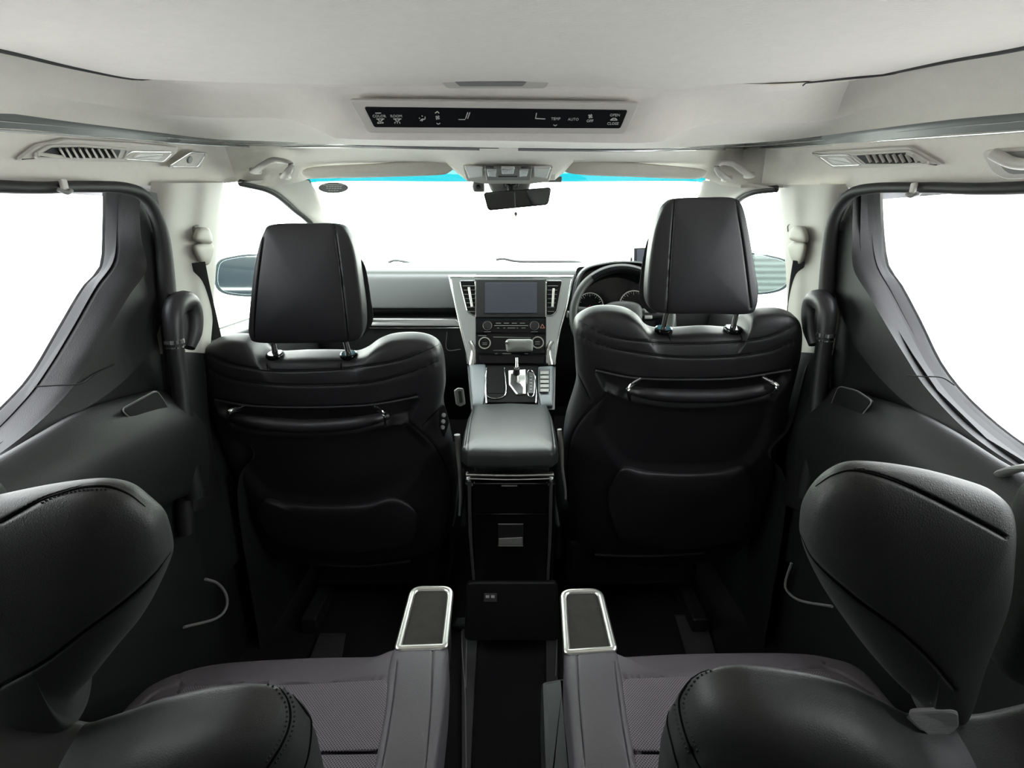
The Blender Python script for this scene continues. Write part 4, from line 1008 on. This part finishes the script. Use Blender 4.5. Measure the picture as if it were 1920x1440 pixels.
for x in (914, 924): plate('port', rnd(P4.ps([(x-3.4, 1116), (x+3.4, 1116), (x+3.4, 1121), (x-3.4, 1121)], .0165), .0006, 2), P4.n, .0008, M['white'], so, bev=.0003)

# ---- steering wheel
wc = PY(1167, 592, 1.735)
wh = thing('steering_wheel', 'black steering wheel half hidden behind the right front seat', 'steering wheel', tuple(wc))
wp = Plane(wc, (0, -math.cos(math.radians(22)), math.sin(math.radians(22))))
R0 = .167
tube('rim', [wp.at(R0*math.cos(a), R0*math.sin(a)) for a in np.linspace(0, 2*PI, 48, endpoint=False)], .0145, M['leather2'], wh, k=16, closed=True, n=120)
tube('gloss_rim_section', [wp.at((R0-.003)*math.cos(a), (R0-.003)*math.sin(a), .003) for a in np.linspace(math.radians(58), math.radians(128), 20)], .0150, M['piano'], wh, k=14, n=50)
hubO = [wp.at(a, b) for a, b in ((-.06, .035), (0, .05), (.06, .035), (.065, -.02), (.03, -.06), (-.03, -.06), (-.065, -.02))]
puff('hub', rs(cr(np.array(hubO), 80, True), 80), wp.n, .025, .03, M['panel'], wh, N=80, e=3, R=12)
for a in (5, 175, 270):
    r_ = math.radians(a); tube('spoke', [wp.at(.05*math.cos(r_), .05*math.sin(r_)), wp.at(.11*math.cos(r_), .11*math.sin(r_), .002), wp.at((R0-.006)*math.cos(r_), (R0-.006)*math.sin(r_))], .019 if a != 270 else .022, M['blackp'], wh, k=12, n=20, flat=.008, up=tuple(wp.n))
for sx in (-1, 1):
    for k in range(2): box('wheel_button', wp.at(sx*.085, .012-.02*k, .010), (.026, .010, .012), M['greyp2'], wh, bev=.002, axes=[wp.x, wp.n, wp.y])
tube('steering_column', [wp.at(0, 0, -.03), wp.at(0, 0, -.075)], [.05, .055], M['blackp'], wh, k=16, n=6)
tube('stalk', [wp.at(-.03, .0, -.04), wp.at(-.13, .01, -.035), wp.at(-.185, .012, -.03)], [.010, .009, .012], M['greyp2'], wh, k=10, n=16)

# belt buckle beside the console
bk = thing('belt_buckle', 'grey seat belt buckle upright beside the console, behind the left front headrest side', 'belt buckle', tuple(PY(861, 762, 1.42)))
bp_ = Plane(PY(861, 745, 1.42), (.25, -1, .2))
q = plate('buckle_shell', rnd(bp_.ps([(851, 732), (858, 727), (868, 728), (872, 757), (862, 762), (855, 758)]), .003, 3), bp_.n, .012, M['greyp2'], bk)
plate('release_slot', rnd(bp_.ps([(859, 733), (865, 733), (868, 755), (862, 756)], .0125), .002, 3), bp_.n, .001, M['blackp'], bk, bev=.0004)

# ================================================================== roof things
lipP = Plane((0, 1.00, 1.3635), (0, -.062, -.076))
a_, b_ = PY(930, 161, .96), PY(930, 264, 1.03)
vv = b_-a_; nn = np.cross([1, 0, 0], vv); nn = nn if nn[1] < 0 else -nn
lipP = Plane((a_+b_)/2+nn/np.linalg.norm(nn)*.004, nn)
rp = thing('roof_control_panel', 'long grey roof control panel with a black touch strip and white symbols', 'control panel', tuple(lipP.o), None)
bz = plate('bezel', rnd(lipP.ps([(653, 184), (1200, 190), (1173, 249), (690, 247)], 0), .010, 6), lipP.n, .005, M['greyp'], rp, bev=.003)
plate('touch_strip', rnd(lipP.ps([(683, 200), (1177, 206), (1163, 240), (702, 238)], .005), .004, 5), lipP.n, .0015, M['glassblack'], rp, bev=.0006)
hh = .0072
for s_, x, y, sz in (('COLOR', 711, 218, .0068), ('ROOM', 743, 218, .0068), ('TEMP', 1042, 223, .0068), ('AUTO', 1075, 224, .0068), ('OFF', 1106, 227, .0068), ('OPEN', 1153, 216, .0068), ('CLOSE', 1149, 232, .0068)):
    text('lettering', s_, lipP, x, y, sz, M['white'], rp, hh, ax=1.0)
def lamp_icon(x, y): return [[(x-7, y-2), (x+7, y-2)], [(x-4, y-1), (x-2, y+2), (x+2, y+2), (x+4, y-1)], [(x-4, y+4), (x-5, y+6)], [(x, y+4), (x, y+6)], [(x+4, y+4), (x+5, y+6)]]
def fan(x, y, r=3.4): 
    o = []
    for a in (0, 90, 180, 270):
        c, s = math.cos(math.radians(a)), math.sin(math.radians(a)); o.append([(x, y), (x+r*c-.5*s*r, y+r*s+.5*c*r), (x+r*.5*c-r*.8*s, y+r*.5*s+r*.8*c), (x, y)])
    return o
L = lamp_icon(713, 225)+lamp_icon(745, 225)+[[(704, 212), (714, 212)], [(709, 231), (719, 230)],
   [(786, 221), (787, 222)], [(791, 217), (792, 218)], [(788, 226), (792, 223), (795, 224)], [(797, 219), (797, 223), (793, 224), (791, 227)],
   [(816, 212), (820, 209), (823, 212)], [(819, 231), (822, 233), (825, 231)], [(860, 224), (872, 224)], [(873, 222), (877, 211)], [(877, 222), (881, 211)],
   [(1006, 212), (1004, 222), (1022, 223)], [(1038, 234), (1041, 236), (1044, 234)], [(1145, 225), (1149, 222), (1154, 222), (1157, 225), (1145, 225)]]+fan(820.5, 220.5)+fan(1107, 218)
strokes('symbols', lipP, L, .00075, M['white'], rp, hh)
# pull of the sunshade
rh = thing('sunshade_pull', 'flat grey recessed pull at the front edge of the roof sunshade', 'handle', tuple(PY(929, 155, .955)))
hpP = Plane(PY(929, 155, .952), (0, -.35, -1))
plate('pull_frame', rnd(hpP.ps([(826, 148), (1030, 150), (1022, 162), (838, 162)], .000), .006, 5), hpP.n, .004, M['greyp'], rh, bev=.0015)
plate('pull_recess', rnd(hpP.ps([(852, 152), (988, 153), (980, 161), (862, 161)], .004), .003, 4), hpP.n, .001, M['greyp2'], rh, bev=.0004)

# roof side vents with reading lamps
def plane3(a, b, c, toward):
    a, b, c = map(np.array, (a, b, c)); n = np.cross(b-a, c-a); n /= np.linalg.norm(n)
    if np.dot(n, np.array(toward)-a) < 0: n = -n
    return Plane(a, n)
PLl = plane3(PX(0, 238, -.73), PX(330, 268, -.715), PX(180, 347, -.762), (0, .5, 1.0))
PLr = plane3(PX(1920, 243, .74), PX(1560, 270, .70), PX(1740, 350, .77), (0, .5, 1.0))
def roof_vent(P, fo, lo, ll, sl, label):
    t = thing('roof_vent', label, 'air vent', tuple(P.p(*fo[0])), 'roof side vents')
    H = .004
    plate('vent_frame', rnd(P.ps(fo, H), .008, 5), P.n, .005, M['greyp'], t, bev=.003)
    lf = plate('louvre_well', rnd(P.ps(lo, H+.005), .006, 4), P.n, .002, M['greyp'], t, bev=.001)
    inn = [tuple(np.array(lo[i])*.86+np.mean(lo, 0)*.14) for i in range(len(lo))]
    plate('dark_opening', rnd(P.ps(inn, H+.007), .004, 4), P.n, .001, M['blackp'], lf, bev=.0004)
    tube('louvre_rim', rs(rnd(P.ps(lo, H+.008), .006, 4), 80), .0022, M['greyp'], lf, k=8, closed=True, n=100)
    for a, b in sl:
        tube('slat', P.ps([a, b], H+.010), .0016, M['beige'], t, k=6, n=4, flat=.003)
    lm = plate('reading_lamp', rnd(P.ps(ll, H+.005), .006, 4), P.n, .003, M['greyp'], t, bev=.001)
    c = np.mean(ll, 0); li = [tuple(np.array(p)*.62+c*.38) for p in ll]
    plate('lamp_lens', rnd(P.ps(li, H+.008), .008, 6), P.n, .004, M['lens'], lm, bev=.002)
    tube('lamp_rim', rs(rnd(P.ps(ll, H+.007), .006, 4), 60), .0014, M['silverp'], lm, k=8, closed=True, n=80)
    return t
def slats(x0, x1, y0, y1, n, lean): return [((x0+(x1-x0)*k/(n-1), y0), (x0+(x1-x0)*k/(n-1)+lean, y1)) for k in range(n)]
roof_vent(PLl, [(30, 296), (64, 271), (120, 259), (240, 266), (332, 274), (326, 288), (306, 304), (150, 301), (36, 300)], [(64, 290), (92, 274), (150, 273), (240, 280), (232, 299), (140, 298), (66, 296)],
          [(228, 298), (246, 284), (324, 285), (306, 303)], slats(112, 208, 279, 295, 9, 10)+[((70, 288), (120, 295))], 'grey roof vent with reading lamp above the left side window')
roof_vent(PLr, [(1523, 284), (1600, 279), (1708, 273), (1768, 308), (1690, 312), (1566, 315)], [(1595, 290), (1705, 283), (1745, 306), (1680, 309), (1618, 309)],
          [(1534, 291), (1590, 290), (1616, 309), (1562, 311)], slats(1625, 1712, 289, 304, 8, 8)+[((1700, 286), (1736, 305))], 'grey roof vent with reading lamp above the right side window')
# switch on the left
rsw = thing('roof_switch', 'small grey oval-button switch on the roof side right of the left vent', 'switch', tuple(PLl.p(350, 298)))
P = PLl
plate('switch_frame', rnd(P.ps([(313, 313), (358, 283), (389, 286), (372, 315)], .012), .008, 5), P.n, .004, M['greyp'], rsw, bev=.002)
tube('frame_edge', rs(rnd(P.ps([(316, 312), (358, 285), (386, 288), (370, 313)], .016), .008, 4), 60), .0016, M['silverp'], rsw, k=8, closed=True, n=80)
disc('button', P.p(355, 299, .016), P.n, .008, .003, M['greyp2'], rsw, k=24)
# coat hooks
for s_, nm in ((-1, 'left'), (1, 'right')):
    S = SIDE[nm]; hx, hy = S['hook']
    ck = thing('coat_hook', 'light grey coat hook above the %s side window' % nm, 'hook', tuple(PX(hx, hy, s_*.70)), 'coat hooks above the side windows')
    a = PX(hx-1*s_, hy-8, s_*.703); b = PX(hx, hy+11, s_*.700)
    box('hook_plate', (a+b)/2, (.006, .012, abs(a[2]-b[2])+.002), M['greyp'], ck, bev=.002)
    tube('hook_tip', [b+[0, -.010, 0], b+[-s_*.004, 0, -.004], b+[-s_*.004, .010, .0]], .0035, M['greyp2'], ck, k=8, n=14)

# assist grips
def grip(L, Y, label, r=.010):
    t = thing('assist_grip', label, 'grab handle', tuple(PY(*L[0], Y)), 'grab handles under the roof')
    P = [PY(a, b, Y-(.0 if i in (0, len(L)-1) else .02)) for i, (a, b) in enumerate(L)]
    tube('handle', P, r, M['greyp'], t, k=14, n=50, flat=r*.65)
    for p in (P[0], P[-1]): box('mount', p+np.array([0, .010, .003]), (.022, .03, .014), M['greyp'], t, bev=.005)
    return t
grip([(476, 322), (494, 309), (512, 300), (535, 303), (546, 309), (541, 320), (532, 332)], 1.40, 'grey fold-up grip under the roof at the left front pillar')
grip([(1366, 337), (1350, 325), (1343, 313), (1352, 305), (1374, 307), (1390, 318), (1408, 330)], 1.40, 'grey fold-up grip under the roof at the right front pillar')
t = thing('assist_grip', 'large grey grip in a recess, cut by the right edge of the photo', 'grab handle', tuple(PLr.p(1860, 300)), 'grab handles under the roof')
plate('grip_base', rnd(PLr.ps([(1842, 281), (1900, 277), (2010, 270), (2020, 330), (1890, 335), (1864, 322)], .004), .012, 5), PLr.n, .005, M['greyp'], t, bev=.003)
plate('grip_recess', rnd(PLr.ps([(1868, 286), (1980, 280), (1990, 322), (1896, 327), (1880, 316)], .009), .010, 5), PLr.n, .0012, M['greyp2'], t, bev=.0005)
tube('handle', PLr.ps([(1862, 288), (1895, 304), (1930, 308), (1985, 304)], .022), .010, M['greyp'], t, k=14, n=40, flat=.008)

# sun visors
vp = Plane(PY(700, 320, 1.50), (0, -.9, -.35))
def visor(L, lab, tagp, clip):
    t = thing('sun_visor', lab, 'sun visor', tuple(vp.p(*L[0])), 'sun visors')
    puff('visor_body', rs(cr(vp.ps(L), 160, True), 180), vp.n, .011, .011, M['liner'], t, N=180, e=2.8, R=20)
    if tagp: plate('pale_label', rnd(vp.ps(tagp, .012), .001, 2), vp.n, .0006, M['liner2'], t, bev=.0002)
    tube('visor_rod', vp.ps(clip, .0), .004, M['greyp2'], t, k=8, n=10)
M['liner2'] = mat('pale_label_paper', (.72, .71, .66), .6)
visor([(566, 322), (590, 313), (700, 307), (828, 300), (846, 306), (850, 315), (842, 323), (820, 328), (700, 332), (600, 334), (574, 334)], 'pale sun visor with a printed label, left of the mirror', [(641, 325), (720, 323), (722, 329), (640, 331)], [(842, 312), (862, 312)])
visor([(1057, 313), (1068, 302), (1180, 305), (1290, 314), (1324, 320), (1318, 332), (1290, 335), (1180, 331), (1100, 328), (1062, 323)], 'pale sun visor right of the mirror', None, [(1050, 312), (1064, 313)])

# front overhead console
oa, ob_ = PY(952, 309, 1.318), PY(952, 338, 1.425)
od = ob_-oa; on_ = np.cross(od, [1, 0, 0]); on_ = on_ if on_[2] < 0 else -on_
op = Plane((oa+ob_)/2, on_)
oc = thing('overhead_console', 'grey overhead console with two map lamps above the rear-view mirror', 'lamp console', tuple(op.o))
plate('housing', rnd(op.ps([(867, 309), (1037, 310), (1030, 334), (998, 338), (908, 338), (874, 333)], 0), .006, 5), op.n, .010, M['greyp'], oc, bev=.004)
plate('map_lamp', rnd(op.ps([(871, 311), (905, 312), (906, 328), (879, 332)], .010), .004, 4), op.n, .004, M['lens'], oc, bev=.002)
plate('map_lamp', rnd(op.ps([(1000, 312), (1033, 312), (1026, 332), (1001, 328)], .010), .004, 4), op.n, .004, M['lens'], oc, bev=.002)
plate('centre_block', rnd(op.ps([(908, 311), (998, 311), (994, 334), (912, 334)], .010), .003, 4), op.n, .006, M['greyp2'], oc, bev=.002)
for q in ([(911, 311), (926, 312), (926, 315), (911, 314)], [(977, 312), (992, 312), (992, 315), (977, 315)], [(934, 330), (970, 330), (970, 332), (934, 332)]):
    plate('slot', op.ps(q, .016), op.n, .0008, M['blackp'], oc, bev=.0002)
for q in ([(913, 317), (931, 317), (930, 329), (915, 328)], [(974, 317), (991, 317), (988, 328), (974, 329)]):
    plate('switch', rnd(op.ps(q, .016), .002, 3), op.n, .004, M['silverp'], oc, bev=.0015)
plate('latch', rnd(op.ps([(940, 312), (965, 312), (963, 322), (941, 322)], .016), .002, 3), op.n, .006, M['silverp'], oc, bev=.002)

# rear-view mirror
mP = Plane(PY(970, 373, 1.50), (.06, -1, -.16))
rv = thing('rearview_mirror', 'black framed rear-view mirror hanging below the overhead console', 'mirror', tuple(mP.o))
O = rs(rnd(mP.ps([(906, 361), (1034, 351), (1028, 384), (915, 395)]), .010, 6), 140)
puff('mirror_shell', O, mP.n, .004, .028, M['blackp'], rv, N=140, e=5, R=10, etf=2.2)
plate('mirror_glass', rs(rnd(mP.ps([(909, 362.5), (1032, 353), (1026, 382.5), (917, 392.5)], .0045), .009, 6), 120), mP.n, .0008, M['mirrorcab'], rv, bev=.0004)
mo = puff('mirror_mount', rs(rnd(WLs([(912, 336), (998, 336), (990, 360), (922, 360)], 1.56), .008, 4), 90), (0, -1, -.3), .020, .03, M['greyp2'], rv, N=90, e=3, R=12)
eP = Plane(PY(957, 347, 1.525), (0, -1, -.3))
def ell(rx, ry, ox=0, oy=0): return [eP.p(958+ox+rx*math.cos(a), 347+oy+ry*math.sin(a), .0) for a in np.linspace(0, 2*PI, 28, endpoint=False)]
for rx, ry, ox, oy in ((13.5, 7.8, 0, 0), (3.6, 7.0, 0, 0), (8.5, 2.8, 0, -3.0)): tube('emblem', ell(rx, ry, ox, oy), .0014, M['piano'], mo, k=6, closed=True, n=50)
tube('stem', [mP.p(957, 350, -.03), mP.p(960, 365, -.02)], .010, M['blackp'], rv, k=12, n=6)
sen = thing('windscreen_camera', 'small dark camera box left of the mirror mount on the windscreen', 'camera', tuple(PY(898, 338, 1.58)))
puff('camera_body', rs(rnd(WLs([(889, 337), (908, 338), (909, 360), (888, 360), (885, 350)], 1.57), .006, 4), 70), (0, -1, 0), .012, .03, M['greyp2'], sen, N=70, e=3, R=10)
disc('camera_lens', PY(897, 350, 1.556), (0, -1, 0), .006, .003, M['piano'], sen, k=20)
lb = tag(plate('windscreen_label', rnd(WLs([(1005, 332), (1054, 331), (1053, 342), (1006, 342)], 1.60), .002, 3), (0, -1, -.2), .002, M['greyp2'], None), 'dark rectangular label on the windscreen right of the mirror mount', 'label')
ch = thing('hanging_charm', 'tiny dark charm hanging below the rear-view mirror', 'charm', tuple(PY(967, 394, 1.49)))
tube('cord', WLs([(965, 360), (966, 380), (967, 396)], 1.485), .0009, M['greyp2'], ch, k=6, n=12)
disc('bead', PY(967, 401, 1.485), (0, -1, 0), .0045, .004, M['blackp'], ch, k=12)
tube('drop', WLs([(967, 396), (967, 401), (967, 407)], 1.483), [.001, .0035, .001], M['greyp2'], ch, k=8, n=14)
stP = Plane(PY(625, 352, 1.69), (0, -1, -.45))
stk = thing('oval_sticker', 'dark oval sticker with pale lettering, upper left of the windscreen', 'sticker', tuple(stP.o))
plate('sticker_base', [stP.p(625+28*math.cos(a), 352+10*math.sin(a)) for a in np.linspace(0, 2*PI, 40, endpoint=False)], stP.n, .001, M['sticker'], stk, bev=.0003)
strokes('printed_lines', stP, [[(612+k*5, y+(k % 2)*.6), (615.4+k*5, y)] for k in range(6) for y in (349.5, 353)]+[[(616+k*5, 357), (619+k*5, 357)] for k in range(4)]+[[(606, 346.5), (645, 346.5)]], .0008, M['white'], stk, .0014)

# wipers outside
for L, lab in (([(728, 492), (742, 488), (768, 493)], 'short end of the left windscreen wiper above the dashboard'), ([(930, 487), (945, 485), (975, 490), (1080, 491)], 'windscreen wiper arm lying along the middle of the dashboard edge')):
    tag(tube('windscreen_wiper', np.vstack([WLs(L, 2.50), PY(L[-1][0]+12, 499, 2.52)]), [.006, .012, .006, .006], M['blackp'], None, k=8, n=24, flat=.006), lab, 'wiper', 'windscreen wipers')

# ================================================================== things on the sides
for nm, S in SIDE.items():
    s_ = S['s']
    # pillar grab handle with chrome ring
    gh = thing('pillar_handle', 'upright black grab handle with chrome ring on the %s door pillar' % nm, 'grab handle', tuple(PX(*S['column'][-1], s_*.69)), 'pillar grab handles')
    HP = [PX(a, b, s_*.690) for a, b in S['handle']]
    tube('handle', HP, [.017, .019, .021, .022, .020, .018, .012], M['leather'], gh, k=16, n=50)
    hx_ = [S['handle'][i] for i in (0, 2, 3, 4, 5, 6)]+[S['handle'][7] if len(S['handle']) > 7 else S['handle'][6]]
    puff('grip_web', rs(cr(np.array([PX(a, b, s_*.693) for a, b in hx_]), 60, True), 70), (-s_, -.4, 0), .007, .006, M['blackp'], gh, N=70, e=4, R=8)
    r0_ = PX(*S['handle'][0], s_*.690); r1_ = PX(*S['column'][0], s_*.690)
    tube('chrome_ring', [r0_+(r0_-r1_)*.0+np.array([0, 0, .004]), r0_-np.array([0, 0, .004])], .0185, M['chrome'], gh, k=20, n=4)
    tube('chrome_ring', [r0_-np.array([0, 0, .010]), r0_-np.array([0, 0, .013])], .0180, M['chrome'], gh, k=20, n=4)
    tube('column', [r0_]+[PX(a, b, s_*.690) for a, b in S['column'][1:]], [.0165, .017, .018, .022], M['blackp'], gh, k=16, n=40)
    # seat belt
    c0, y0, c1, y1, y2 = S['cap']
    sb = thing('seat_belt', 'front seat belt with beige guide cap on the %s pillar' % nm, 'seat belt', tuple(PX(*S['belt'][-1], s_*.72)), 'front seat belts')
    XB = .706
    cap = [PX(c0-13, y0-4, s_*XB), PX(c0-3, y0-14, s_*XB), PX(c0+14, y0-10, s_*XB), PX(c0+18, y0+16, s_*XB), PX(c0-12, y0+12, s_*XB)]
    nrm_ = (-s_, -.9, 0)
    puff('guide_cap', rs(cr(np.array(cap), 80, True), 90), nrm_, .018, .008, M['beige'], sb, N=90, e=3, R=14)
    cap2 = [PX(c1-30*(1 if s_ < 0 else 0)+(-14 if s_ > 0 else 0), y1-10, s_*XB), PX(c1+(4 if s_ < 0 else 16), y1-12, s_*XB), PX(c1+(2 if s_ < 0 else 14), y1+14, s_*XB), PX(c1-(6 if s_ < 0 else -6), y2+6, s_*XB), PX(c1-(20 if s_ < 0 else 8), y2, s_*XB)]
    puff('guide_body', rs(cr(np.array(cap2), 80, True), 90), nrm_, .014, .008, M['beige'], sb, N=90, e=3, R=14)
    sx, sy = S['slot']
    sl = [PX(sx-10, sy+12, s_*.712), PX(sx-10, sy+1, s_*.712), PX(sx+2, sy-2, s_*.712), PX(sx+13, sy+6, s_*.712), PX(sx+13, sy+12, s_*.712)]
    tube('slot_rim', sl, .0022, M['greyp2'], sb, k=8, n=40)
    BB_ = [PX(a, b, s_*(XB-.006+.012*i)) for i, (a, b) in enumerate(S['belt'])]
    BB_.append(BB_[-1]+(BB_[-1]-BB_[-2])*1.5)
    tube('webbing', BB_, .0135, M['belt'], sb, k=10, n=40, flat=.0014, up=(s_*.8, 1, 0))
    # exterior mirror
    mw = np.array([PY(a, b, 1.86) for a, b in S['mirror']])
    cm = mw.mean(0)
    em = thing('door_mirror', 'exterior mirror with dark rim outside the %s front window' % nm, 'mirror', tuple(cm-np.array([0, 0, .1])), 'exterior door mirrors')
    nm_ = np.array([s_*-.22, -1, 0.085])
    O = rs(cr(mw, 120, True), 150)
    puff('housing', O, nm_, .012, .09, M['mirrorshell'] if 'mirrorshell' in M else M['greyp2'], em, N=150, e=8, R=14, etf=2.2)
    c = O.mean(0); I = c+(O-c)*.89+np.array(nm_)/np.linalg.norm(nm_)*.0125
    plate('mirror_glass', I, nm_, .001, M['mirrorglass'], em, bev=.0004)
    tube('mirror_arm', [c+np.array([-s_*.05, .04, -.06]), c+np.array([-s_*.14, .05, -.09]), np.array([s_*.80, 1.93, c[2]-.10])], .02, M['blackp'], em, k=10, n=16)

# belt clip at the window sill, right edge
bc = thing('sill_hook', 'grey angled hook on the window sill at the right edge', 'hook', tuple(PX(1900, 890, .70)))
tube('hook_bar', [PX(1878, 890, .70), PX(1890, 884, .695), PX(1925, 876, .695), PX(1990, 872, .72)], .009, M['greyp2'], bc, k=12, n=20, flat=.005)
# bin edges low on the doors
for nm, L in (('left', [(385, 1086), (408, 1094), (424, 1115), (424, 1140), (404, 1160), (345, 1176)]), ('right', [(1484, 1056), (1473, 1090), (1476, 1108), (1500, 1126), (1560, 1137)])):
    s_ = SIDE[nm]['s']
    tube('bin_edge', [PX(a, b, s_*.66) for a, b in L], .0030, M['greyp2'], KEEP[nm+'door'], k=8, n=40)
# front seat side covers beside the console
tube('aisle_shield', WLs([(857, 815), (860, 850), (862, 885), (864, 930), (862, 966)], 1.235), [.008, .007, .005, .005, .004], M['greyp2'], SP, k=10, n=24)
tube('aisle_shield', WLs([(1049, 805), (1052, 840), (1054, 880), (1059, 915), (1060, 936)], 1.235), [.006, .007, .005, .005, .004], M['greyp2'], SD, k=10, n=24)

# floor rails
def rail(L, lab, cap, lines):
    t = thing('floor_rail', lab, 'seat rail', tuple(PZ(*cap[0], 0)), 'seat rails in the floor')
    plate('rail_cover', [PZ(a, b, .006) for a, b in L], (0, 0, 1), .008, M['greyp2b'], t, bev=.002)
    plate('rail_cap', rnd([PZ(a, b, .01) for a, b in cap], .006, 4), (0, 0, 1), .014, M['blackp'], t, bev=.005)
    for q in lines: tube('rail_edge', [PZ(a, b, .016) for a, b in q], .0016, M['greyp2'], t, k=6, n=20)
M['greyp2b'] = mat('rail_cover_plastic', (.055, .052, .055), .4)
rail([(866, 1182), (897, 1182), (890, 1290), (882, 1460), (866, 1460)], 'grey seat rail in the floor beside the left armrest', [(848, 1180), (856, 1164), (890, 1162), (899, 1180)], [[(866, 1184), (867, 1230), (872, 1300), (874, 1440)], [(876, 1184), (874, 1230), (873, 1290)]])
rail([(1024, 1180), (1045, 1180), (1046, 1300), (1048, 1460), (1024, 1460), (1024, 1300)], 'grey seat rail in the floor beside the right armrest', [(1020, 1179), (1022, 1166), (1045, 1164), (1049, 1178)], [[(1045, 1182), (1042, 1268)]])
for q, lab in (([(1265, 1155), (1320, 1155), (1345, 1240), (1290, 1240)], 'dark seat rail in the carpet ahead of the right rear cushion'), ([(600, 1190), (648, 1190), (640, 1240), (580, 1240)], 'dark seat rail in the carpet ahead of the left rear cushion')):
    t = thing('floor_rail', lab, 'seat rail', tuple(PZ(*q[0], 0)), 'seat rails in the floor')
    plate('rail_cover', [PZ(a, b, .004) for a, b in q], (0, 0, 1), .006, M['greyp2b'], t, bev=.002)
    tube('rail_edge', [PZ(*q[0], .012), PZ(*q[1], .012)], .003, M['greyp2b'], t, k=6, n=6)
